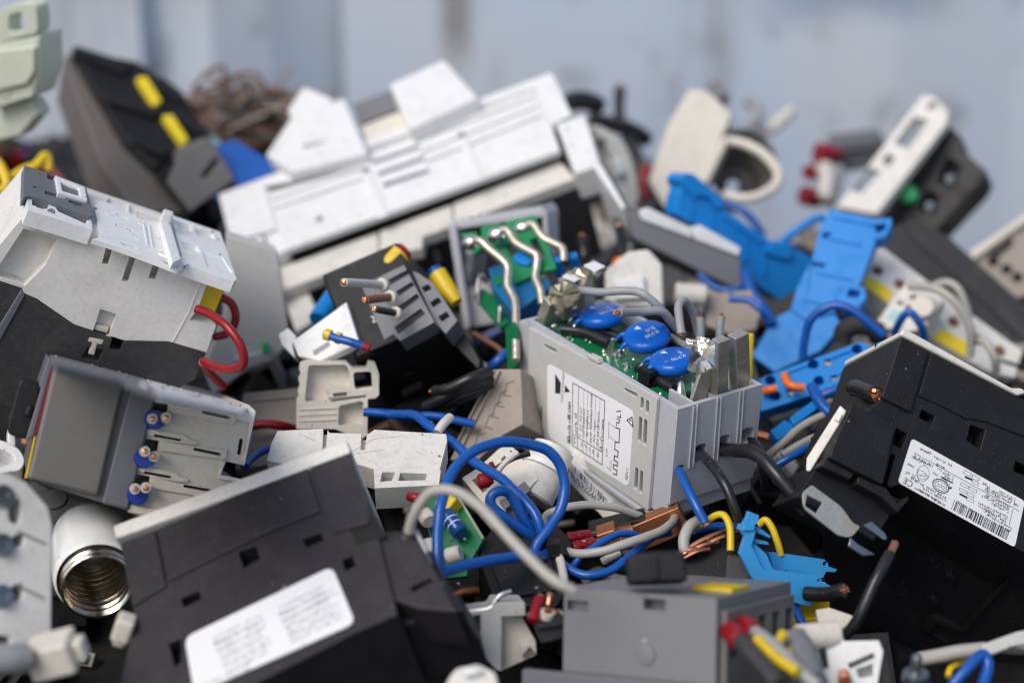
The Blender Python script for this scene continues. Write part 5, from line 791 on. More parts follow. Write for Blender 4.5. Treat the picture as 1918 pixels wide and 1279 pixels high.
part('body', t, 'warmgrey', prism('y', [(-8.66,28.16),(-3.35,26.93),(2.5,24.11),(8.79,16.53),(9.82,11.25),(8.14,-25.54),(-10.37,-24.9)], 0, 14), cut=[prism('y', soft(s, 1.5), -3, 9) for s in [[(-3.04,20.19),(0.69,18.99),(-0.09,11.77),(-3.28,12.97)],[(-2.34,8.8),(1.46,9.62),(0.78,5.52),(-2.45,5.71)],[(-3.36,-5.55),(0.97,-4.83),(-0.28,-9.89),(-3.51,-10.16)],[(-8.06,-19.0),(-3.83,-19.87),(-3.92,-22.42),(-8.15,-21.54)]]], bevel=.8)
for p in ((-4.74,-1.0,20.66), (-5.36,-1.0,6.65), (-5.84,-1.0,-7.92)): part('screw', t, 'zinc', lathe(p, (.2, -1, .3), [(-3, 3.4), (0, 3.4), (.5, 3.0), (.6, 1.2), (.1, 1.0)], 18), bevel=0)
for s in [[(-0.71,10.51),(7.84,6.24),(7.43,5.54),(-1.0,9.75)],[(-0.97,-5.2),(6.75,-9.36),(6.45,-10.11),(-1.26,-5.95)]]: part('parting_line', t, 'taupe', prism('y', s, -.2, .5), bevel=0)
t = thing('white_housing', 'white round plastic rim at the left edge beside the black knob', 'housing', 'whitering')
part('rim', t, 'white', prism('y', soft([(-8.74,8.29),(-1.23,7.74),(4.1,3.96),(5.5,-0.54),(3.93,-4.12),(-2.78,-4.95),(-9.54,-7.75)], 3), 0, 10), cut=[prism('y', soft([(-8.92,4.64),(-2.25,4.5),(1.62,1.98),(2.48,-0.46),(-2.68,-3.15),(-9.34,-3.78)], 2), -3, 8)], bevel=.6)
part('post', t, 'white', prism('y', [(1.25,15.81),(3.81,15.76),(3.31,7.51),(0.81,8.18)], 4, 10), bevel=.5)
t = thing('mounting_plate', 'dark grey mounting plate with a screw hole above the lamp socket', 'plate', 'plate')
part('plate', t, 'charcoal', prism('y', [(-20.6,19.41),(-9.23,12.48),(16.04,4.96),(24.05,0.0),(21.95,-13.29),(-11.27,-11.1),(-18.41,11.34)], 0, 4), cut=[cyl(Vector((-9.6,-2.0,8.54)), Vector((-9.6,-2.0,8.54))+Vector((0, 8, 0)), 2.2)], bevel=.4)
part('boss', t, 'charcoal', lathe((-10.17,0.0,9.96), (0, -1, 0), [(-1, 4.5), (.8, 4.2), (1, 2.4)], 18), bevel=0)
t = thing('wire_connector', 'cream plastic wire connector beside the lamp socket', 'connector', loc=(-114.6,-113.4,201.4))
part('body', t, 'cream', xf(box(-2.8, 2.8, -3.5, 3.5, -3.8, 3.8), Matrix.Rotation(R(20), 4, 'Y')), bevel=1)
part('tip', t, 'cream', xf(box(-1.8, 1.8, -2, 2, -6, -3.8), Matrix.Rotation(R(20), 4, 'Y')), bevel=.8)
# ================================================================ centre, lower
t = thing('circuit_board', 'green circuit board with blue capacitor and white resistors under the cable loop', 'circuit board', 'pcbc')
part('board', t, 'pcb', prism('y', [(-12.93,18.11),(-2.49,17.9),(0.87,13.17),(15.4,-2.59),(12.99,-9.94),(12.42,-16.12),(3.33,-17.64),(-7.42,3.25)], 0, 1.6), bevel=.1)
part('board_edge', t, 'pcbedge', prism('y', [(2.46,11.31),(3.59,11.09),(15.51,-2.42),(14.93,-3.07)], -.15, 1.7), bevel=0)
a, b = Vector((3.48,-4.5,2.09)), Vector((9.36,-4.5,-3.4))
cp = part('capacitor', t, 'capblue', lathe(a, b-a, [(-2, 2.3), (-1.6, 2.7), ((b-a).length-1.4, 2.7), ((b-a).length-1, 2.4), ((b-a).length-.6, 2.7), ((b-a).length, 2.3)], 24), bevel=0)
part('stripe', cp, 'whiteink', [lathe(a+(b-a)*f, b-a, [(0, 2.73), (.4, 2.73)], 24) for f in (.2, .5)], bevel=0)
part('capacitor', t, 'yellow', xf(box(-3, 3, -6, 0, -3, 3), Matrix.Translation(Vector((1.53,0.0,7.33))) @ Matrix.Rotation(R(30), 4, 'Y')), bevel=.8)
for p, q in (((5.66,-3.5,-11.38), (10.47,-3.5,-9.6)), ((-1.82,-3.5,-6.04), (-0.07,-3.5,-11.15)), ((-5.65,-5.0,3.06), (-2.15,-6.0,-0.43))): part('resistor', t, 'cream', lathe(p, Vector(q)-Vector(p), [(0, 2.3), (.6, 2.8), ((Vector(q)-Vector(p)).length-.6, 2.8), ((Vector(q)-Vector(p)).length, 2.3)], 18), bevel=0)
part('solder_joints', t, 'tin', [lathe((rnd.uniform(-14, 12), 0, rnd.uniform(-22, 6)), (0, -1, 0), [(-.2, .9), (.4, .7), (.9, .1)], 7) for k in range(26)], bevel=0, kind='stuff')
t = thing('plug_connector', 'cream plug connector with two red ferruled wires inside the blue loop', 'connector', 'ccon')
part('body', t, 'cream', prism('y', [(-12.15,1.03),(-7.04,5.56),(0.18,15.02),(3.71,15.71),(14.42,1.03),(10.18,-5.01),(5.37,-12.54),(1.25,-16.3)], 0, 12), cut=[prism('y', s, -3, 8) for s in [[(-8.62,0.31),(-6.62,1.6),(-2.75,-3.92),(-4.3,-5.07)],[(0.47,9.5),(1.68,11.2),(4.0,8.25),(2.61,6.82)],[(-3.98,5.6),(-1.89,7.55),(1.35,3.1),(0.08,0.54)]]], bevel=.5)
part('clip', t, 'stonegrey', prism('y', [(7.29,-4.09),(10.07,-1.54),(12.65,-5.27),(10.13,-7.8)], -2, 2), bevel=.4)
part('clip', t, 'stonegrey', prism('y', [(2.11,-10.09),(5.14,-7.87),(6.93,-10.95),(4.68,-13.45)], -2, 2), bevel=.4)
for a, b in (([(-11.4,-25.5,209.0),(-6.3,-25.1,210.2)], [(-6.3,-25.1,210.2),(2.0,-22.1,218.5)]), ([(-8.3,-18.4,211.0),(-5.9,-18.6,210.5)], [(-5.9,-18.6,210.5),(6.0,-16.7,215.8)])):
    inv = pose('ccon')[1].inverted(); a = [inv @ Vector(p) for p in a]; b = [inv @ Vector(p) for p in b]
    fr = part('ferrule', t, 'red', lathe(a[0], a[1]-a[0], [(0, 2.0), (1, 2.8), ((a[1]-a[0]).length*.6, 2.6), ((a[1]-a[0]).length, 1.4)], 14), bevel=0)
    part('wire', fr, 'whitecable' if b[1].x < 10 else 'blackcable', tube([a[1], (a[1]+b[1])/2+Vector((0, -1.5, 0)), b[1]], 1.0, 8), bevel=0)
c0 = Vector((9.8,-4.7,202.0)); ax = Vector((.35, .45, .55)).normalized()
t = thing('plastic_bushing', 'white cylindrical plastic bushing between the plug connector and module', 'bushing', loc=c0)
part('barrel', t, 'offwhite', lathe(-ax*9, ax, [(0, 7.5), (.8, 8.4), (12, 8.4), (13, 7.6), (20, 7.4), (20.5, 6)], 36), bevel=0)
part('flange', t, 'white', lathe(ax*2, ax, [(0, 9.6), (2.0, 9.6)], 36), bevel=.3)
t = thing('label_box', 'white box with barcode sticker under the relay module', 'box', 'bbox')
part('body', t, 'offwhite', prism('y', [(-12.67,12.96),(-7.03,13.31),(12.63,-6.27),(6.82,-11.8),(4.17,-11.62),(-12.4,4.44)], 0, 16), bevel=.6)
lb = part('label_sticker', t, 'paper', prism('y', [(-11.82,11.95),(-7.52,11.25),(6.22,-2.84),(5.27,-4.4),(1.02,-3.48),(-11.55,4.98)], -.15, .1), bevel=0)
bars = []
A, B = Vector((-10.64,10.68)), Vector((3.94,-3.0)); C_ = Vector((-10.85,6.96))-A; s = 0; rb = random.Random(9)
while s < .97:
    w = rb.choice((.01, .012, .02, .03)); p, q = A+(B-A)*s, A+(B-A)*min(1, s+w); k = 1.0 if s < .15 else .62
    bars.append(prism('y', [tuple(v) for v in (p, q, q+C_*k, p+C_*k)], -.2, -.15)); s += w+rb.choice((.012, .02, .03))
part('barcode', lb, 'ink', bars, bevel=0)
dx = Vector((-1.1,-0.2,-2.5))-Vector((-10.19,-0.2,5.02))
text('lettering', lb, 'W22XNNCP', 2.7, (-6.16,-0.25,2.43), -dx, (0, 0, -1)); text('lettering', lb, 'ST', 3.0, (1.47,-0.25,-2.43), -dx, (0, 0, -1))
t = thing('relay', 'speckled black relay block below the blue cable loop', 'relay', 'bblk')
part('body', t, 'black', prism('y', [(-11.26,10.83),(-5.13,20.69),(7.34,18.2),(13.53,15.73),(16.89,-8.28),(14.01,-14.09),(-5.41,-13.51),(-10.23,3.57)], 0, 22), bevel=.8)
part('cap', t, 'black', prism('y', [(-8.36,6.57),(-3.66,14.49),(6.33,12.65),(11.98,8.39),(14.08,-8.28),(-2.64,-11.77)], -1.5, 1), bevel=.6)
t = thing('coil_relay', 'dark relay with exposed copper windings beside the light blue holder', 'relay', 'coil')
part('body', t, 'black', prism('y', [(-10.67,2.41),(4.3,8.81),(9.12,10.74),(9.37,4.96),(6.3,2.41),(11.26,-2.66),(10.96,-7.69),(-11.21,-10.19)], 0, 20), bevel=.6)
part('armature', t, 'charcoal', prism('y', [(3.61,1.08),(6.53,1.4),(11.12,-4.59),(10.94,-7.72),(2.59,-7.1)], -3, 4), bevel=.5)
for a in [[(-9.7,2.98),(4.07,9.69)],[(-9.16,2.03),(0.93,5.53)],[(-12.7,1.08),(-3.86,3.3)],[(-10.42,-0.18),(-2.12,2.98)],[(-12.15,0.13),(-7.41,2.03)],[(-5.01,3.62),(7.53,8.73)]]: part('winding', t, 'copper', tube([(a[0][0], -3, a[0][1]), ((a[0][0]+a[1][0])/2, -4.5, (a[0][1]+a[1][1])/2), (a[1][0], -3, a[1][1])], .75, 8), bevel=0)
t = thing('coil', 'copper wound coil with brown tape under the blue and grey cables', 'coil', loc=(36.0,-31.8,191.9))
part('winding', t, 'copper', [lathe((-4+k*1.0, 0, -2+k*.3), (1, .2, .3), [(0, 3.9), (.5, 4.2), (1.0, 3.9)], 20) for k in range(9)], bevel=0)
part('tape', t, 'copperdull', xf(box(-7, 0, -4, 4, -3, 5), Matrix.Rotation(R(-20), 4, 'Y')), bevel=.8)
part('core', t, 'black', xf(box(-10, 10, 3, 12, -7, 3), Matrix.Rotation(R(-15), 4, 'Y')), bevel=.6)
solid('copper_tape', 'orange brown copper strip under the corner of the module', 'copper strip', 'copperdull', xf(box(-9, 9, -3, 3, -5, 5), Matrix.Rotation(R(-25), 4, 'Y')), bevel=.5).location = Vector((49.7,-26.9,193.6))*MM
for (x, y, lb_) in ((1086,1006,'upper red ferrule of the pair beside the copper coil'), (1094,1020,'lower red ferrule of the pair beside the copper coil')):
    c0 = Vector((18.2,-39.2,194.9) if y < 1010 else (19.8,-44.8,194.1)); c1 = Vector((25.8,-35.2,194.1) if y < 1010 else (27.0,-40.6,194.0)); d = c1-c0
    t = thing('wire_ferrule', lb_, 'ferrule', loc=c0, group='red ferrules beside the coil')
    part('sleeve', t, 'red', lathe((0, 0, 0), d, [(0, 1.6), (.6, 2.0), (d.length*.35, 2.0), (d.length*.4, 1.5), (d.length*.45, 2.0), (d.length, 2.0), (d.length+.3, 1.2)], 16), bevel=0)
    part('wire', t, 'bluegrey', tube([d, d*1.4+Vector((0, 3, -2)), d*1.7+Vector((0, 8, -8))], 1.2, 8), bevel=0)
t = thing('terminal_holder', 'light blue forked plastic holder standing left of the black contactor', 'holder', 'holder')
part('front_arm', t, 'skyblue', prism('y', [(-12.81,14.29),(-12.2,16.17),(-8.78,14.78),(-8.91,12.88),(-10.37,11.54),(-10.01,9.34),(-11.41,5.07),(-7.56,-2.22),(11.67,-5.06),(12.42,-5.95),(12.79,-7.12),(16.15,-8.56),(15.53,-9.7),(11.8,-9.24),(10.74,-11.41),(8.69,-14.93),(3.13,-13.48),(-5.6,-9.18),(-11.41,-4.98),(-15.25,2.58),(-13.42,7.99),(-14.64,9.91),(-14.15,12.02)], 0, 2.4), cut=[cyl(Vector(p)+Vector((0, -3, 0)), Vector(p)+Vector((0, 6, 0)), .55) for p in ((11.67,0.0,-6.57), (9.69,0.0,-10.33))], bevel=.25)
part('rear_arm', t, 'skyblue', prism('y', [(-1.07,1.65),(3.64,1.12),(18.69,-1.28),(20.09,-2.45),(20.22,-3.64),(23.4,-4.62),(22.51,-5.66),(19.45,-5.4),(18.18,-7.44),(1.12,-4.59)], 12, 14.2), cut=[cyl(Vector(p)+Vector((0, -6, 0)), Vector(p)+Vector((0, 9, 0)), .7) for p in ((18.94,14.0,-2.71),)], bevel=.25)
part('web', t, 'skyblue', [prism('y', [(-10.57,4.83),(-9.53,5.67),(-5.36,2.1),(-2.9,-3.17),(-6.71,-2.48)], 2.2, 12), prism('y', [(-6.59,-2.49),(8.86,-4.77),(8.86,-5.81),(-6.59,-3.64)], 2.2, 12.5)], bevel=.2)
for s in [[(-8.97,11.15),(-7.43,10.65),(-3.42,7.66),(-3.73,6.97),(-8.35,8.93)],[(-9.7,7.23),(-4.66,5.95),(-3.92,4.78),(-8.97,5.48)]]: part('prong', t, 'skyblue', prism('y', s, 3, 7), bevel=.3)
part('latch', t, 'skyblue', prism('y', [(-14.23,12.11),(-10.88,11.06),(-11.0,10.03),(-14.83,10.01)], -1, 5), bevel=.3)
t = thing('rail_clip', 'yellow plastic terminal foot below the light blue holder', 'rail clip', loc=(96.4,-57.5,179.7))
part('body', t, 'yellow', xf(box(-8, 7, 0, 8, -5, 4), Matrix.Rotation(R(-6), 4, 'Y')), bevel=.6)
part('lip', t, 'yellow', xf(box(-6, 4, -1.5, 2, -7, -4), Matrix.Rotation(R(-6), 4, 'Y')), bevel=.5)
t = thing('torn_card', 'dirty beige torn card scrap below the yellow foot', 'card', 'terml')
part('card', t, 'beige', prism('y', [(-11.69,3.47),(-7.38,4.23),(0.89,0.95),(-1.79,-2.17),(-6.51,-4.66),(-11.0,-4.66)], 0, 2), bevel=.2)
part('curl', t, 'taupe', prism('y', [(-6.73,-4.12),(-1.54,-2.57),(-0.57,-4.12),(-5.23,-5.98)], -2, 3), bevel=.8)
# ================================================================ front row
t = thing('terminal_box', 'grey terminal box with red and yellow ferruled wires, blurred bottom centre', 'terminal box', 'grey_box')
part('body', t, 'stonegrey', box(0, 49, 0, 58.9, 0, 37.6), cut=[cyl((27, -2, 20), (27, 3, 20), 2.4), box(26, 33, -2, 5, 33, 36.2), box(1, 8, -2, 3, 31, 34)]+[box(45, 52, 6+11*k, 12+11*k, 22, 30) for k in range(5)], bevel=.8)
part('step', t, 'bluegrey', box(-12, 47, -4, 0, -18, 13), bevel=.8)
part('terminal_face', t, 'midgrey', box(48.5, 51, 3, 57, 2, 34), cut=[box(45, 60, 6+11*k, 12+11*k, 20, 30) for k in range(5)], bevel=.5)
part('pin_boss', t, 'stonegrey', lathe((27, 0, 20), (0, -1, 0), [(-1, 3.2), (.6, 3.0), (.8, 1.8)], 18), bevel=0)
part('yellow_strip', t, 'yellow', box(34, 47, 16, 30, 37.4, 39), bevel=.4)
t = thing('relay', 'black relay lid, blurred, lying on the grey terminal box', 'relay', 'frontblack')
part('body', t, 'black', prism('y', [(-14.61,3.84),(-6.88,5.07),(1.93,5.38),(3.03,-3.53),(-13.92,-4.14)], 0, 16), bevel=1)
part('rib', t, 'black', prism('y', [(-7.0,3.74),(-5.92,3.74),(-5.7,-3.15),(-6.78,-3.15)], -1.5, 1), bevel=.4)
t = thing('terminal_block', 'broken light grey terminal block at the bottom, left of the grey box', 'terminal block', 'bot1')
part('body', t, 'lightgrey', prism('y', [(-12.51,7.0),(-1.39,8.24),(-0.19,10.34),(8.94,10.01),(9.06,5.91),(1.72,5.81),(1.81,-11.32),(0.0,-10.7),(-5.67,-4.64)], 0, 12), cut=[prism('y', [(-7.22,6.31),(-5.0,6.81),(-4.75,1.05),(-7.14,1.0)], -3, 8)], bevel=.5)
part('inner_post', t, 'cream', prism('y', [(2.13,5.18),(8.91,4.45),(13.57,-3.31),(13.53,-7.85),(2.39,-12.63)], 5, 12), bevel=.5)
part('corner_piece', t, 'offwhite', prism('y', [(7.64,-3.0),(12.71,-2.85),(13.06,-6.81),(10.76,-4.21),(8.27,-6.96)], 1, 8), bevel=.4)
part('bent_pin', t, 'zinc', tube([(-10.95,3.0,6.84), (-2.35,1.0,8.37), (-0.69,1.0,10.13), (1.23,1.0,12.32), (4.58,1.0,13.48)], .8, 8), bevel=0)
t = thing('black_clip', 'dark plastic clip with three stripped wire ends, left of the grey box', 'clip', 'darkslot')
part('body', t, 'black', [prism('y', [(-1.55,1.32),(-0.84,3.74),(7.82,4.81),(8.06,-2.42),(1.03,-4.03),(-0.31,-1.35)], 0, 12)], bevel=.6)
part('lip', t, 'black', prism('y', [(-1.14,1.79),(7.49,2.86),(7.48,1.26),(-0.61,-0.08)], -2, 3), bevel=.5)
t = thing('terminal_block', 'white plastic terminal piece, strongly blurred at the bottom edge', 'terminal block', 'bot2')
part('body', t, 'offwhite', prism('y', [(-3.77,2.53),(2.29,3.87),(7.36,1.2),(8.39,-3.31),(-7.7,-4.36),(-5.75,-0.13)], 0, 10), bevel=1)
part('step', t, 'white', prism('y', [(-3.2,1.25),(1.32,2.31),(4.36,0.45),(-0.65,-1.14)], -2, 2), bevel=.8)
t = thing('connector', 'white connector housing with black side and metal pins, bottom right', 'connector', 'wcon')
part('body', t, 'white', prism('y', [(-12.74,6.64),(2.16,8.72),(3.48,6.36),(13.51,6.89),(14.82,3.75),(12.97,-6.85),(-4.16,-7.35),(-4.44,-3.66),(-7.9,-1.64),(-10.56,-1.45)], 0, 14), cut=[prism('y', s, -3, 7) for s in [[(4.29,-0.24),(11.67,3.13),(12.46,1.83),(5.08,-1.8)],[(6.93,-1.75),(11.66,-0.04),(11.66,-3.73),(7.72,-4.37)],[(-4.2,4.04),(-2.61,4.61),(-1.53,-1.46),(-3.12,-2.03)]]], bevel=.6)
part('barrel', t, 'cream', cyl((-10.51,-3.0,6.72), (1.06,3.0,8.36), 4.2), bevel=.5)
part('key', t, 'black', prism('y', [(-3.9,5.32),(-2.31,4.57),(-1.39,-1.49),(-3.35,-1.01)], -2, 2), bevel=.4)
part('dark_side', t, 'black', prism('y', [(13.0,6.93),(15.38,6.46),(18.24,-6.68),(12.98,-6.83)], 2, 14), bevel=.5)
part('pin', t, 'copper', cyl((3.23,1.0,-3.43), (3.54,-4.0,-5.58), 2), bevel=.3)
t = thing('cable_connector', 'light grey cable connector block at the right edge with grey lead', 'connector', 'rcon')
part('block', t, 'lightgrey', prism('y', [(-6.92,0.84),(4.64,4.36),(10.59,5.42),(9.55,-1.13),(2.18,-0.39),(-6.23,-2.99)], 0, 9), bevel=.6)
part('latch', t, 'lightgrey', prism('y', [(1.13,1.96),(7.06,3.17),(6.6,0.18),(1.33,-0.5)], -2, 3), bevel=.5)
inv = pose('rcon')[1].inverted(); part('lead', t, 'greycable', tube([inv @ Vector(p) for p in [(123.3,-103.3,185.3),(128.8,-103.0,186.2),(135.3,-102.6,187.4),(143.4,-102.3,188.2)]], 2.2, 12), bevel=0)
c0 = Vector((118.3,-121.6,187.7))
t = thing('screw', 'small steel terminal screw standing at the bottom edge', 'screw', loc=c0)
part('head', t, 'zinc', lathe((0, 0, -2), (0, -.1, 1), [(0, 2.6), (2, 2.6), (2.2, 3.8), (3.6, 4.0), (5.6, 3.8), (6, 2.4)], 18), bevel=0)
part('shank', t, 'zinc', lathe((0, 0, 3), (0, -.1, 1), [(0, 1.6), (6, 1.6), (6.5, 1.2)], 14), bevel=0)
t = thing('cover_strip', 'narrow white cover strip beside the grey and blue cables, left of the black contactor', 'cover strip', 'sidew')
part('strip', t, 'offwhite', prism('y', [(7.14,10.8),(9.3,8.9),(7.94,5.81),(-1.9,-11.11),(-3.33,-10.7),(-3.16,-6.54)], 0, 8), bevel=.5)
part('tab', t, 'offwhite', prism('y', [(6.45,8.21),(8.38,7.6),(7.19,5.02),(5.57,5.96)], -1, 2), bevel=.4)

# ================================================================ cables and wires
wire('blue_cable', 'thick blue cable forming the large upright loop left of the module', [(-22.3,-86.4,205.5),(-23.1,-82.7,209.9),(-23.2,-77.7,215.0),(-21.8,-69.4,223.1),(-18.4,-61.1,228.2),(-11.8,-53.5,231.7),(-3.4,-46.9,232.2),(4.1,-42.2,230.4),(10.8,-40.1,227.5),(15.3,-40.1,221.8),(17.3,-42.5,215.1),(16.2,-46.6,209.6),(12.1,-51.6,204.7),(8.3,-55.2,200.6),(7.9,-55.8,196.2),(9.9,-46.7,189.1)], 2.15, 'cableblue', n=14)
wire('blue_cable', 'blue cable running straight down from the beige block into the loop', [(-47.6,21.3,214.9),(-38.2,11.9,218.4),(-33.3,6.0,219.7),(-28.9,-0.5,219.4),(-21.1,-9.6,217.7),(-13.5,-19.2,214.8),(-5.5,-28.2,213.4),(-0.2,-35.4,211.3),(4.2,-40.5,208.9),(8.0,-44.9,205.7),(10.1,-47.7,200.7),(9.2,-47.6,195.3),(8.6,-41.7,188.2)], 2.1, 'cableblue', n=14)
wire('blue_cable', 'small tight blue cable loop nested inside the large blue loop', [(9.5,-44.0,190.4),(8.0,-46.9,197.1),(5.6,-48.1,199.8),(-1.1,-48.9,206.2),(-6.3,-48.4,210.5),(-6.9,-47.3,213.6),(-4.0,-45.7,215.2),(-0.9,-44.1,213.6),(1.5,-44.6,209.2),(3.7,-45.3,204.5),(6.6,-45.0,199.4),(9.0,-42.9,193.6)], 2.1, 'cableblue', n=14)
wire('blue_cable', 'blue cable lying level under the large blue loop', [(-23.1,-86.7,204.7),(-21.3,-85.5,205.1),(-14.2,-80.2,205.2),(-5.2,-73.9,204.7),(4.0,-66.5,201.7),(9.7,-59.2,198.4),(13.2,-47.6,195.1),(15.5,-32.4,190.2)], 2.1, 'cableblue', n=14)
wire('blue_cable', 'blue cable behind the upright beige block running to the taupe housing', [(-52.7,16.8,217.2),(-45.6,16.6,216.7),(-37.3,16.2,215.4),(-30.8,16.4,216.1),(-24.3,16.2,215.5),(-13.7,15.4,213.3)], 1.9, 'cableblue')
wire('blue_cable', 'lower blue cable curving below the copper coil', [(15.5,-55.5,194.0),(19.2,-59.0,193.1),(24.7,-61.3,192.6),(31.4,-60.2,192.9),(36.2,-56.2,195.1),(40.4,-49.3,196.5),(46.1,-42.6,197.2),(52.6,-38.5,196.8)], 1.8, 'cableblue')
wire('blue_cable', 'upper thin blue cable arching over the copper coil', [(19.3,-53.5,190.8),(22.2,-52.2,194.4),(26.1,-49.5,196.0),(30.0,-46.7,197.6),(34.9,-43.2,198.5),(39.9,-40.5,197.3),(44.5,-37.5,193.7)], 1.5, 'cableblue')
wire('grey_cable', 'grey cable arching from the black contactor over the blue loop, blurred', [(-30.7,-102.0,227.1),(-30.0,-102.8,230.8),(-28.3,-103.3,235.3),(-25.0,-103.8,239.7),(-20.6,-105.1,241.8),(-16.3,-107.2,242.0),(-10.7,-111.0,240.4),(-4.8,-117.4,237.4),(2.8,-125.4,232.9),(8.9,-131.2,228.7),(13.4,-134.2,226.3),(17.1,-134.8,224.6)], 2.15, 'greycable', n=14)
wire('grey_cable', 'long grey cable passing under the module and up to the blue terminals', [(14.4,-47.6,195.1),(20.3,-51.7,195.7),(28.7,-54.4,197.0),(36.3,-53.6,199.1),(44.2,-47.9,200.2),(52.6,-37.7,199.1),(58.7,-17.8,195.2),(73.8,7.1,190.5),(88.1,16.9,197.0),(95.4,19.2,203.3),(103.7,24.3,208.6),(115.0,30.6,211.1)], 2.0, 'greycable', n=14)
wire('grey_cable', 'grey cable bowed just under the white barcode box', [(10.6,-31.4,192.9),(11.1,-29.6,198.0),(14.5,-29.8,200.3),(19.9,-29.3,201.6),(26.8,-29.1,202.3),(34.7,-27.5,200.9),(41.8,-24.7,196.9),(49.2,-19.5,190.5)], 1.9, 'greycable', n=14)
wire('white_cable', 'short off white cable hanging below the black cable tie', [(14.1,-51.5,196.2),(15.4,-58.1,195.8),(16.2,-64.7,194.9),(16.4,-71.4,194.2)], 1.7, 'whitecable')
solid('cable_tie', 'black cable tie binding the blue cables under the loop', 'cable tie', 'black', [lathe((0, 0, 0), (.6, -.2, .7), [(-2.5, 5.5), (-2.4, 6.3), (2.4, 6.3), (2.5, 5.5)], 18), box(-2, 2, -8, -4, -1, 4)], bevel=.3).location = Vector((13.4,-48.9,197.6))*MM
wire('red_cable', 'red wire loop curling out of the white contactor, upper of the pair', [(-108.4,9.4,258.3),(-102.3,5.0,257.8),(-97.0,0.0,255.9),(-92.3,-3.7,251.5),(-90.9,-4.4,246.6),(-92.1,-2.8,242.4),(-96.6,1.3,239.1),(-102.2,6.3,238.1),(-107.2,12.7,238.1)], 1.85, 'red', n=12)
wire('red_cable', 'dark red wire looping behind the yellow coil block', [(-103.6,37.3,253.1),(-100.3,38.4,250.3),(-99.0,38.9,245.9),(-100.1,39.6,241.8),(-103.0,38.6,239.1),(-107.0,36.5,239.1)], 1.75, 'red', n=12)
wire('red_cable', 'short red wire running down behind the motor switch', [(-108.2,14.4,237.0),(-107.5,17.6,234.0),(-105.5,22.0,228.5),(-102.9,26.3,223.0)], 1.8, 'red', n=12)
wire('red_cable', 'short red wire end right of the motor switch', [(-95.6,30.8,205.8),(-90.5,31.0,206.6),(-85.0,32.8,205.6),(-80.5,38.0,202.3)], 2.0, 'red', n=12)
wire('blue_cable', 'dark blue wire end emerging beside the motor switch corner', [(-92.8,-3.6,205.1),(-90.2,6.8,204.4),(-87.7,18.9,202.5)], 1.9, 'cableblue')
# stubs on the middle contactor
wire('wire_stub', 'pale grey stripped wire stub on the grey contactor, topmost of three', [(-58.2,18.3,265.1),(-54.5,25.8,262.4),(-50.0,35.2,258.9),(-46.7,40.7,256.7)], 1.75, 'whitecable', core='s', cat='wire end', strip=1.6, ends=(('e','cream',2.6,4),))
wire('wire_stub', 'brown stripped wire stub on the grey contactor, middle of three', [(-51.0,20.0,258.1),(-48.2,25.8,256.5),(-43.4,33.6,254.5)], 1.75, 'brown', core='s', cat='wire end', strip=1.6, ends=(('e','cream',2.5,4),))
wire('wire_stub', 'black stripped wire stub on the grey contactor, lowest of three', [(-47.5,18.9,255.1),(-45.3,24.4,252.6),(-41.5,30.7,249.6)], 1.6, 'blackcable', core='s', cat='wire end', strip=1.6, ends=(('e','cream',2.4,4),))
t = thing('wire_stub', 'blue wire stub with yellow sleeves and red tip on the white cover', 'wire end', loc=(-64.5,26.0,242.5))
o = Vector((-64.5,26.0,242.5)); q = [Vector(p)-o for p in [(-66.4,27.2,243.0),(-62.7,24.9,242.4),(-57.2,22.5,241.7),(-51.9,21.9,240.1)]]
part('insulation', t, 'cableblue', tube(q, 1.5, 12), bevel=0)
for a, b in ((0, .16), (.28, .40)): d = q[-1]-q[0]; part('sleeve', t, 'yellow', cyl(q[0]+d*a, q[0]+d*b, 2.1), bevel=.3)
d = (q[-1]-q[-2]).normalized(); part('tip', t, 'red', cyl(q[-1]-d*1, q[-1]+d*2, 1.7), bevel=.4)
for lb_, a, m2, r in (('yellow ferrule with red end above the grey contactor', [(-48.5,62.1,254.0),(-45.1,63.4,257.5),(-41.4,67.4,259.8)], 'red', 4.2), ('yellow ferrule with blue top right of the grey contactor', [(-20.6,65.1,241.6),(-24.5,69.7,245.6),(-28.0,74.4,249.7)], 'cableblue', 3.4)):
    o = Vector(a[0]); q = [Vector(p)-o for p in a]; d = q[-1]-q[0]
    t = thing('wire_ferrule', lb_, 'ferrule', loc=a[0])
    part('sleeve', t, 'yellow', lathe((0, 0, 0), d, [(0, r*.7), (2, r*.8), (d.length*.45, r), (d.length, r*1.1)], 16), bevel=0)
    part('end', t, m2, lathe(d, d, [(-.2, r*.9), (2.5, r*.8), (3, r*.4)], 16), bevel=0)
wire('blue_cable', 'blue cable end behind the white cover and the breaker', [(-73.5,75.1,231.2),(-70.8,81.3,233.7),(-68.4,90.7,235.9),(-67.0,98.6,237.3)], 4.5, 'blue')
for i, (lb_, a) in enumerate((('black cable over the taupe housing, uppermost of three', [(-27.3,20.4,224.1),(-22.5,16.8,226.1),(-14.8,16.2,230.1),(-7.8,20.8,231.2)]), ('black cable over the taupe housing, middle of three', [(-31.0,20.2,217.8),(-24.3,17.7,222.6),(-16.6,17.0,226.6),(-7.8,22.1,228.8)]), ('black cable over the taupe housing, lowest of three', [(-29.4,25.6,215.0),(-22.7,22.6,218.4),(-14.9,21.8,222.2),(-7.8,25.1,225.4)]))):
    wire('black_cable', lb_, a, 2.6, 'blackcable', core='s' if i == 0 else '', strip=2)
wire('brown_wire', 'thin brown wire behind the grey frame', [(-14.5,66.8,228.8),(-9.5,63.1,227.4),(-5.1,59.4,226.1),(-2.0,54.4,224.0)], 1.4, 'brown')
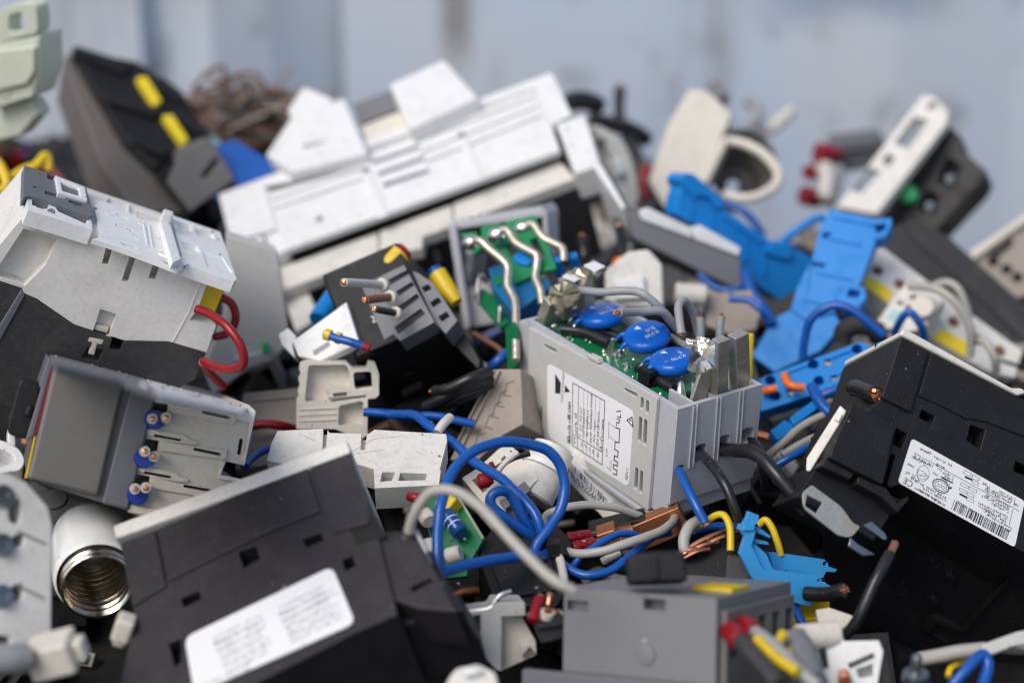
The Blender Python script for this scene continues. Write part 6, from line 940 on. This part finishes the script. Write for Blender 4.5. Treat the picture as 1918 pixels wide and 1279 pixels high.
wire('blue_cable', 'short blue cable scrap below the green circuit board', [(-8.2,52.9,219.9),(-5.7,51.9,223.0),(-2.0,54.8,225.2)], 2.6, 'cableblue')
wire('white_wire', 'white stripped wire poking up from the flat cream terminal block', [(-25.4,-10.6,220.9),(-23.5,-7.8,222.9),(-21.3,-3.3,223.5)], 1.9, 'whitecable', core='e', strip=1)
# wires at the module
wire('black_cable', 'black cable leaving the first terminal of the module', [(62.2,-22.1,218.5),(64.7,-35.1,220.8),(68.9,-45.0,217.1),(72.0,-49.5,210.5),(75.0,-49.5,201.7),(78.2,-45.9,191.1)], 2.1, 'blackcable', n=14)
wire('black_cable', 'thick black cable from the middle terminal of the module to the right contactor', [(70.6,-14.5,216.0),(74.3,-23.6,220.2),(79.1,-29.5,221.7),(83.3,-34.2,220.4),(87.5,-39.7,217.0),(93.3,-44.0,210.9),(95.2,-43.2,207.2)], 3.0, 'blackcable', n=14)
wire('black_cable', 'black cable bending down from the last terminal of the module', [(80.9,-0.3,214.2),(82.2,-10.0,216.8),(84.5,-15.3,213.8),(86.3,-15.4,207.7),(87.6,-11.6,200.7)], 2.6, 'blackcable', n=14)
wire('blue_wire', 'short blue wire hanging from the small terminal of the module', [(55.8,-27.9,214.3),(56.9,-38.5,214.3),(59.7,-46.3,210.5),(62.7,-50.2,205.7)], 2.0, 'cableblue', core='e', strip=1.2)
wire('grey_wire', 'grey wire bent over the top of the module, farthest', [(23.9,38.1,255.3),(33.1,32.3,256.9),(43.0,28.4,257.9),(47.9,25.8,256.6),(53.1,26.1,251.6),(60.5,32.8,240.7)], 1.9, 'greywire', n=12)
wire('grey_wire', 'grey wire with frayed copper strands over the blue discs', [(36.7,7.2,258.0),(43.7,14.8,255.5),(51.8,18.6,254.4),(55.7,21.3,250.0),(60.5,25.3,243.4)], 1.9, 'greywire', core='s', strip=3, n=12)
wire('grey_wire', 'grey wire hooked over behind the busbars', [(59.1,15.9,246.8),(58.5,20.6,251.2),(58.6,25.0,254.2),(60.6,28.4,255.0),(62.8,30.6,252.3),(64.9,32.2,247.9),(66.7,32.8,240.7)], 1.9, 'greywire', core='s', strip=1, n=12)
wire('grey_wire', 'short cut grey wire end behind the busbars, left of two', [(66.8,26.7,241.4),(66.8,27.9,244.8),(66.6,29.3,248.5)], 1.9, 'greywire', core='e', strip=1, n=12)
wire('grey_wire', 'short cut grey wire end behind the busbars, right of two', [(74.5,35.1,238.3),(74.7,36.6,242.5),(75.1,37.9,245.9)], 1.9, 'greywire', core='e', strip=1, n=12)
# right side
wire('blue_cable', 'blue cable arching in front of the broad blue terminal block', [(112.0,82.1,212.5),(112.4,83.3,221.5),(114.9,83.8,228.8),(120.8,83.4,233.6),(127.4,81.5,234.3),(134.1,78.1,230.8),(141.1,76.1,225.0)], 2.1, 'cableblue')
wire('blue_cable', 'blue cable hanging between the two large blue terminal blocks', [(94.7,133.6,231.1),(96.0,126.9,227.4),(100.0,119.7,222.1),(104.4,115.3,215.8)], 2.8, 'cableblue')
wire('blue_cable', 'thin blue cable below the grey box with lid strips', [(76.2,135.2,229.6),(81.5,129.9,226.9),(88.6,126.3,225.7),(94.5,129.5,225.6)], 1.9, 'cableblue')
wire('blue_cable', 'blue cable end curling behind the yellow tag', [(84.9,101.5,230.7),(91.9,99.5,230.9),(97.0,96.4,228.2),(101.5,95.1,224.8)], 1.8, 'cableblue')
wire('blue_cable', 'light blue cable between the tops of the two large blue blocks', [(117.5,193.2,225.4),(123.3,193.0,230.7),(130.2,194.6,234.9),(135.5,197.0,235.8)], 2.2, 'blue')
wire('blue_cable', 'dark blue cable arching behind the long blue terminal block', [(95.4,225.1,233.9),(103.4,222.1,231.6),(108.4,219.4,227.0),(112.5,217.3,221.2)], 2.2, 'cableblue')
wire('orange_wire', 'curved orange wire bit stuck in the blue terminal row', [(100.9,52.1,217.8),(101.4,48.5,216.5),(103.5,46.2,216.0),(107.7,46.0,215.6)], 1.8, 'orange')
wire('orange_wire', 'orange wire bit at the left end of the blue terminal row', [(93.1,50.0,212.0),(95.4,48.4,213.4),(97.5,48.5,213.8)], 1.8, 'orange')
wire('blue_wire', 'blue wire stub crossing the end of the blue terminal row', [(109.5,41.4,217.5),(111.1,34.2,215.3),(115.0,28.8,212.1)], 2.6, 'cableblue')
wire('blue_wire', 'blue wire lying along the underside of the blue terminal row', [(113.2,41.9,213.2),(119.0,42.8,215.5),(126.1,45.4,216.8)], 2.4, 'cableblue')
wire('black_cable', 'thick black cable stub with bare copper on top of the black contactor', [(115.3,-11.0,237.3),(116.5,-16.7,239.2),(119.3,-27.6,241.5)], 3.5, 'blackcable', core='e', strip=2.5, corer=2.2, n=16)
wire('blue_cable', 'blue cable beside the white cap strip at the right', [(91.1,-1.7,204.4),(95.9,-0.8,206.9),(101.8,3.0,208.6),(105.9,8.1,208.0)], 1.9, 'cableblue')
wire('grey_cable', 'second grey cable curving under the first near the white cap strip', [(95.6,11.5,202.8),(101.3,13.6,205.6),(107.5,18.3,206.7)], 1.9, 'greycable')
wire('blue_cable', 'blue cable hooped over the white terminal cap with aqua window', [(150.6,101.7,216.6),(151.4,96.8,223.6),(154.3,94.9,227.2),(158.5,93.5,223.3),(161.6,96.3,216.3)], 2.0, 'cableblue')
for lb_, a in (('grey cable lying along the white terminal strip', [(158.9,120.3,229.8),(167.3,112.5,231.6),(175.6,106.5,226.9),(180.6,103.4,218.3),(181.5,103.3,206.2)]), ('grey cable arched over the top of the terminal strip', [(170.6,127.9,227.3),(174.9,124.6,229.9),(179.5,121.7,227.8),(182.7,119.3,221.0),(183.8,117.6,216.3)]), ('grey cable ending at the lower end of the terminal strip', [(181.2,107.1,210.9),(186.7,103.3,212.3),(190.5,99.5,207.6),(192.2,101.3,200.9)])):
    wire('grey_cable', lb_, a, 2.3, 'greycable')
wire('black_cable', 'dark cable ring behind the blue cable arch', [(128.6,92.0,216.4),(129.0,91.6,221.0),(134.2,90.4,223.6),(140.5,89.7,221.7),(142.4,91.6,218.0)], 4.5, 'charcoal')
wire('black_cable', 'upright thin black cable with orange base behind the module', [(44.1,121.9,239.8),(44.1,127.9,244.6),(43.7,135.8,249.0)], 2.6, 'blackcable', core='e', strip=2)
wire('black_cable', 'upright black wire with copper tip behind the green board', [(29.2,126.0,239.4),(28.8,129.4,242.8),(28.6,133.5,245.5)], 3.0, 'blackcable', core='e', strip=2)
# background cables
wire('black_cable', 'short thick black cable end at the right of the breaker, upper', [(26.9,304.3,261.5),(33.0,306.7,262.2),(39.2,309.2,260.3),(42.0,311.5,258.0)], 6.0, 'blackcable', core='e', strip=2)
wire('black_cable', 'thin black cable pointing up behind the breaker', [(53.1,320.7,248.2),(52.9,327.1,253.9),(53.6,336.0,260.9)], 3.6, 'blackcable', core='e', strip=3)
wire('black_cable', 'long thick black cable curving down behind the breaker', [(37.1,296.3,254.1),(45.8,298.9,252.6),(56.4,301.9,249.2),(65.5,306.0,242.8)], 5.0, 'blackcable')
wire('black_cable', 'black cable dropping into the gap right of the breaker', [(55.6,300.8,246.0),(59.5,291.0,239.6),(63.4,283.2,232.8),(69.1,274.3,222.9),(70.4,267.1,217.9)], 4.5, 'blackcable')
wire('red_wire', 'dark red wire in the gap right of the breaker', [(62.8,262.7,240.9),(60.9,257.3,234.7),(62.4,251.8,228.4)], 3.0, 'red')
wire('cream_cable', 'cream cable ring hanging from the beige duct', [(95.1,257.0,254.4),(102.7,251.2,255.9),(112.0,245.9,253.0),(119.0,240.7,247.7),(120.8,236.6,242.1),(116.0,232.7,237.3),(106.2,230.6,234.5),(95.9,233.2,235.8)], 2.7, 'cream', n=12)
wire('grey_cable', 'grey hooked cable end above the cream cable ring', [(104.7,323.8,242.0),(113.5,323.9,242.4),(120.1,328.5,246.3),(121.3,332.6,251.7),(116.1,336.1,255.4)], 3.6, 'greywire')
wire('grey_cable', 'short grey cable end leaning on the beige duct', [(97.8,324.8,265.2),(101.0,320.6,262.6),(103.3,316.5,260.0)], 4.2, 'stonegrey')
wire('cream_cable', 'cream cable end pointing up against the wall', [(123.7,333.5,239.5),(130.3,337.1,240.5),(136.3,342.8,244.6),(140.5,348.0,247.1)], 3.6, 'cream')
wire('red_wire', 'red capped wire tip at the back, topmost of three', [(151.3,323.1,231.2),(156.1,324.8,230.3),(161.3,329.6,228.6)], 6.5, 'red')
wire('red_wire', 'red capped wire tip at the back, middle of three', [(144.0,307.4,226.2),(147.8,309.2,225.3),(151.8,311.8,223.7)], 4.2, 'red')
wire('red_wire', 'red capped wire tip at the back, lowest of three', [(140.1,289.0,219.6),(143.8,290.7,218.3),(147.9,294.2,216.3)], 5.4, 'red')
wire('grey_cable', 'grey cable below the red wire tips, left of two', [(152.3,305.4,229.5),(153.2,297.2,224.5),(150.5,288.2,217.2)], 5.0, 'whitecable')
wire('grey_cable', 'grey cable below the red wire tips, right of two', [(159.8,308.0,227.9),(157.0,298.2,221.5),(153.4,289.8,215.8)], 4.2, 'greywire')
wire('yellow_wire', 'yellow wire tangle in the dark gap at the left edge, nearer', [(-204.6,129.7,278.8),(-201.2,126.3,275.3),(-199.3,122.6,271.1),(-203.3,123.6,267.9)], 3.4, 'yellow')
wire('yellow_wire', 'yellow wire tangle in the dark gap at the left edge, farther', [(-203.7,148.8,266.9),(-199.3,152.7,268.9),(-195.4,155.1,269.8),(-192.4,159.5,273.1),(-190.9,157.5,267.6)], 3.2, 'yellow')
for lb_, a, m_ in (('teal wire scrap on the blue plastic sheet', [(-138.7,259.0,253.9),(-133.0,252.7,251.3),(-128.2,246.7,249.5)], 'aqua'), ('red wire scrap on the blue plastic sheet', [(-131.3,258.1,251.6),(-125.5,251.1,250.0),(-121.6,245.9,247.1)], 'red'), ('black wire scrap on the blue plastic sheet', [(-127.7,248.1,247.4),(-123.0,242.8,244.6),(-119.5,240.0,242.8)], 'blackcable')):
    wire('wire_scrap', lb_, a, 3, m_)
for i, (lb_, a, m_) in enumerate((('rusty copper cable tangle behind the breaker, outer coil', [(-155.0,351.3,244.4),(-149.2,357.7,250.4),(-139.7,363.5,254.6),(-129.0,365.8,255.1),(-120.5,362.3,251.2),(-117.3,355.5,244.4),(-122.9,347.5,239.8),(-133.3,342.9,239.1)], 'copperdull'), ('brown cable in the tangle behind the breaker', [(-149.6,342.9,239.1),(-144.7,349.9,246.6),(-136.2,355.7,250.8),(-126.1,355.4,250.0),(-121.1,349.3,244.9)], 'brown'), ('rust red cable crossing the tangle behind the breaker', [(-138.2,338.4,238.3),(-129.4,341.6,241.2),(-119.7,344.8,244.2),(-113.6,347.4,245.4)], 'copperdull'), ('beige cable in the tangle behind the breaker', [(-145.1,334.6,233.7),(-143.0,341.6,241.2),(-142.6,348.6,248.8),(-136.8,354.4,253.0)], 'beige'), ('taupe cable low in the tangle behind the breaker', [(-150.2,333.9,237.6),(-139.1,331.3,236.4),(-128.1,328.8,235.2),(-121.2,332.0,238.1)], 'taupe'))):
    wire('tangled_cable', lb_, a, (1.6, 2.2, 3.2, 2.4, 3.0)[i], m_)
# bottom right
wire('black_cable', 'upright black cable with copper tip in front of the black contactor', [(102.0,-84.9,180.5),(103.3,-85.9,183.5),(106.3,-86.4,188.2),(108.9,-85.5,193.4),(112.5,-82.0,200.2),(115.6,-78.5,204.0),(118.3,-74.3,206.6)], 2.3, 'blackcable', core='e', strip=5, corer=1.3, n=14)
wire('black_cable', 'short black cable end under the light blue holder', [(94.5,-63.4,186.9),(99.1,-67.1,188.5),(102.5,-70.5,190.9),(104.7,-72.0,192.6)], 3.0, 'blackcable', core='e', strip=1.5, n=14)
wire('yellow_wire', 'yellow wire hooked left of the light blue holder', [(59.6,-42.7,200.0),(62.8,-44.7,203.2),(66.1,-45.8,206.0),(68.9,-47.7,206.6),(70.5,-50.8,203.9),(70.9,-55.1,197.9)], 2.0, 'yellow')
wire('yellow_wire', 'yellow wire hooked right of the light blue holder', [(81.2,-41.4,200.7),(83.2,-41.8,202.5),(85.4,-43.6,200.4),(87.3,-46.1,196.4),(88.2,-47.3,193.1)], 2.0, 'yellow')
wire('grey_cable', 'grey cable bent down left of the yellow wire', [(61.9,-41.7,202.8),(57.9,-46.8,203.2),(55.9,-50.9,200.7),(56.7,-53.4,196.8)], 2.6, 'greycable')
wire('blue_cable', 'blue cable behind the yellow wire and the holder', [(60.0,-38.3,197.3),(68.6,-36.1,197.5),(75.9,-34.3,196.7)], 2.0, 'cableblue')
wire('blue_wire', 'blue wire hanging below the yellow terminal foot', [(91.2,-60.1,181.4),(92.2,-66.0,179.9),(94.1,-69.8,178.1),(96.2,-71.7,175.8)], 1.8, 'cableblue')
wire('blue_wire', 'blue wire hooped at the bottom right corner', [(131.1,-114.2,182.0),(135.1,-111.8,185.5),(139.3,-108.6,188.5),(141.4,-107.5,188.6),(142.3,-109.5,186.0),(140.2,-114.2,182.0)], 2.2, 'cableblue')
wire('yellow_wire', 'short yellow wire beside the blue hoop at the bottom right', [(131.7,-106.1,180.7),(133.3,-103.5,182.0),(136.5,-101.2,182.6),(140.0,-99.2,182.1)], 1.7, 'yellow')
wire('ferruled_wire', 'dark grey wire with red ferrule in the grey terminal box, front', [(64.6,-134.2,208.7),(66.3,-138.5,208.6),(69.1,-145.2,207.8),(73.5,-154.5,205.7)], 2.9, 'charcoal', ends=(('s','red',3.4,10),))
wire('ferruled_wire', 'grey wire with dark red ferrule in the grey terminal box, rear', [(69.4,-126.2,207.4),(71.9,-130.4,207.4),(75.5,-135.1,206.2),(80.2,-142.4,203.9),(85.6,-147.6,201.2)], 2.5, 'greywire', ends=(('s','red',3.1,9),))
for lb_, a in (('yellow wire in front of the grey terminal box, left', [(69.6,-132.4,207.8),(72.1,-136.9,207.2),(76.2,-141.7,205.8),(80.1,-146.2,204.9)]), ('yellow wire in front of the grey terminal box, right', [(78.1,-126.6,206.2),(75.5,-131.1,205.7),(73.9,-135.5,205.2),(76.4,-140.1,204.3)]), ('yellow wire ring on the white connector', [(81.7,-124.1,201.3),(79.6,-128.6,200.8),(79.6,-133.2,199.9),(81.9,-135.5,199.4)])):
    wire('yellow_wire', lb_, a, 2.6, 'yellow')
wire('grey_cable', 'grey sleeve between yellow wire and white connector', [(81.3,-120.1,200.8),(83.3,-124.9,199.4),(84.5,-131.8,197.9),(85.1,-138.6,196.6)], 6.0, 'stonegrey')
wire('red_wire', 'red wire end standing beside the black clip', [(6.1,-102.1,197.5),(7.1,-99.3,199.3),(8.5,-94.4,201.1)], 2.1, 'red', core='e', strip=1.5)
wire('wire_stub', 'cream stripped wire stub in the black clip, left of two', [(10.6,-99.9,197.8),(10.8,-100.2,199.8)], 2.6, 'cream', core='e', cat='wire end', strip=1, sub=1)
wire('wire_stub', 'cream stripped wire stub in the black clip, right of two', [(13.6,-96.4,195.7),(13.6,-96.8,197.4)], 2.3, 'cream', core='e', cat='wire end', strip=1, sub=1)
wire('copper_wire', 'bare copper wire ends above the black clip', [(11.1,-89.8,196.2),(11.5,-88.3,197.6),(11.7,-86.9,198.3)], 1.5, 'copper')
wire('red_wire', 'red wire tip on the circuit board with the blue capacitor', [(-33.5,-43.6,212.1),(-31.5,-45.6,212.5),(-29.3,-43.8,211.5)], 2.0, 'red')
wire('zinc_pin', 'steel pin and white sleeve right of the copper coil', [(29.5,-49.1,191.1),(32.8,-49.4,193.1),(34.8,-48.3,193.3)], 1.6, 'whitecable', cat='pin')
wire('grey_cable', 'grey cable stub in the lower left corner, copper end', [(-142.9,-151.9,212.6),(-138.5,-150.2,211.5),(-135.2,-147.5,210.3)], 5.5, 'greywire', core='e', strip=2, corer=3)
t = thing('terminal_tip', 'cream terminal tip in the lower left corner', 'terminal', loc=(-129.3,-141.0,207.7))
part('body', t, 'cream', xf(box(-6, 7, -6, 6, -5, 5), Matrix.Rotation(R(-15), 4, 'Y')), bevel=1.2)
part('lug', t, 'cream', xf(box(5, 10, -3, 3, -3, 3), Matrix.Rotation(R(-15), 4, 'Y')), bevel=.8)
# ================================================================ the rest of the heap, too many scraps to count
def heap_height(x, y):
    return 168+.10*(y+150)+18*math.sin(x*.018+1)*math.cos(y*.015)-(40 if y < 40 else 0)+(22 if x < -150 else 0)-max(0, y-240)*.15-max(0, x-110)*.12*max(0, min(1, (y-60)/120))-max(0, y-150)*.25*(1 if x > 100 else .3)+26*math.exp(-((x-130)/75)**2-((y-285)/60)**2)+18*math.exp(-((x-245)/60)**2-((y-270)/70)**2)+55*math.exp(-((x+235)/60)**2-((y-130)/55)**2)
hr = random.Random(11); groups = {}
tr = random.Random(5); tg = {}
for k in range(90):
    c = Vector((-131.8,343.6,238.1)); a = tr.uniform(0, 6.3); p = [c+Vector((tr.gauss(0, 17), tr.gauss(0, 10), tr.gauss(2, 11))) for i in range(5)]
    tg.setdefault(tr.choice(['copperdull', 'umber', 'brown', 'taupe', 'taupe', 'midgrey', 'umber', 'brown', 'taupe']), []).append(tube(p, tr.uniform(.5, 1.3), 6, 4))
names = ['black', 'black', 'black', 'charcoal', 'void', 'midgrey', 'stonegrey', 'taupe', 'beige', 'offwhite', 'purpleblack', 'charcoal']
for k in range(2600):
    x = hr.uniform(-330, 360); y = hr.uniform(-210, 520); z = heap_height(x, y)-abs(hr.gauss(0, 14))-8
    s = hr.uniform(4, 15); sx, sy, sz = s*hr.uniform(.5, 1.6), s*hr.uniform(.5, 1.3), s*hr.uniform(.25, .9)
    M = Matrix.Translation((x, y, z)) @ Matrix.Rotation(hr.uniform(0, 6.3), 4, 'Z') @ Matrix.Rotation(hr.gauss(0, .6), 4, 'X') @ Matrix.Rotation(hr.gauss(0, .6), 4, 'Y')
    m_ = hr.choice(names if y > 120 and x > -110 else names[:5]) if k % 7 else hr.choice(['stonegrey', 'beige', 'taupe', 'midgrey', 'green' if k % 91 == 0 else 'umber'])  # front and left gaps get near-black pieces, their shade put into the colour
    if k % 7 == 0: sx, sy, sz = sx*.45, sy*.45, sz*.5; z += 5
    sh = groups.setdefault(m_, [])
    sh.append(xf(box(-sx, sx, -sy, sy, -sz, sz), M))
    if k % 2: sh.append(xf(box(-sx*.6, sx*.5, -sy*.6, sy*.7, sz, sz+2.5), M))
    if k % 3 == 0: sh.append(xf(box(sx, sx+3, -sy*.4, sy*.4, -sz, sz*.6), M))
for k in range(520):
    x = hr.uniform(-330, 360); y = hr.uniform(-190, 500); z = heap_height(x, y)-hr.uniform(0, 14); a = hr.uniform(0, 6.3); l = hr.uniform(10, 28)
    p = [(x+math.cos(a)*l*(i-1.5)*.6+hr.gauss(0, 4), y+math.sin(a)*l*(i-1.5)*.6+hr.gauss(0, 4), z+hr.gauss(0, 5)) for i in range(4)]
    groups.setdefault(hr.choice(['blackcable', 'blackcable', 'cableblue', 'greycable', 'copperdull', 'red', 'brown', 'blackcable']), []).append(tube(p, hr.uniform(.9, 2.2), 6, 3))
def merged(name, gr, label, cat, bev=True):
    ms = list(gr); V = []; F = []; idx = []
    for i, m_ in enumerate(ms):
        for s in gr[m_]:
            k = len(V); V += [(a*MM, b*MM, c*MM) for a, b, c in s[0]]; F += [tuple(j+k for j in f) for f in s[1]]; idx += [i]*len(s[1])
    me = bpy.data.meshes.new(name); me.from_pydata(V, [], F); me.update()
    for m_ in ms: me.materials.append(MATS[m_])
    me.polygons.foreach_set('material_index', idx); me.polygons.foreach_set('use_smooth', [True]*len(F)); me.set_sharp_from_angle(angle=R(40))
    o = bpy.data.objects.new(name, me); COL.objects.link(o); o['kind'] = 'stuff'; o['label'] = label; o['category'] = cat
    if bev: b = o.modifiers.new('bevel', 'BEVEL'); b.width = .0004; b.segments = 1; b.limit_method = 'ANGLE'
    return o
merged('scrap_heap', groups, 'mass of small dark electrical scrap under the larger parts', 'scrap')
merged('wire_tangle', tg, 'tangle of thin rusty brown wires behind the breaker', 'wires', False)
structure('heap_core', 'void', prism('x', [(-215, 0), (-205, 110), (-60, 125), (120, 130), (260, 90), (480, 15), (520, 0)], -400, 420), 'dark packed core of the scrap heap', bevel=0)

# ---- dirt, plastic shards and wire clippings lying on whatever is under them
dg = bpy.context.evaluated_depsgraph_get(); dr = random.Random(23); bits = {}
for k in range(3600):
    x, y = dr.uniform(-.30, .32), dr.uniform(-.19, .30)
    ok, p, n, i_, ob, m_ = scene.ray_cast(dg, Vector((x, y, .60)), Vector((0, 0, -1)))
    if not ok or n.z < .25 or ob.name.startswith(('floor', 'heap_core')): continue
    p = p*1000; kind = dr.random(); q = Matrix.Translation(p) @ n.to_track_quat('Z', 'Y').to_matrix().to_4x4() @ Matrix.Rotation(dr.uniform(0, 6.3), 4, 'Z')
    if kind < .93:
        s = dr.uniform(.10, .34) if dr.random() < .85 else dr.uniform(.35, .7); a = dr.uniform(.6, 1.6)
        bits.setdefault(dr.choice(['taupe', 'umber', 'umber', 'midgrey', 'black']), []).append(xf(([(-s*a, -s, 0), (s*a, -s*.7, 0), (s*.2, s, 0), (0, 0, s*.9)], [(2, 1, 0), (0, 1, 3), (1, 2, 3), (2, 0, 3)]), q))
    elif kind < .985:
        s = dr.uniform(.3, .85); e = [(-s, -s*.5), (s*.6, -s*.7), (s*1.1, s*.2), (-s*.2, s*.6)]
        bits.setdefault(dr.choice(['beige', 'black', 'stonegrey', 'black', 'taupe', 'umber']), []).append(xf(prism('z', e, 0, dr.uniform(.2, .6)), q @ Matrix.Rotation(dr.gauss(0, .2), 4, 'X')))
    else:
        l = dr.uniform(.8, 2.0); c = dr.gauss(0, .5)
        bits.setdefault(dr.choice(['copper', 'copperdull', 'tin', 'blackcable']), []).append(xf(tube([(-l, 0, .3), (0, c, .4), (l, 0, .35)], dr.uniform(.08, .18), 5, 3), q))
merged('debris', bits, 'fine dirt, plastic shards and wire clippings scattered over the scrap', 'debris', False)
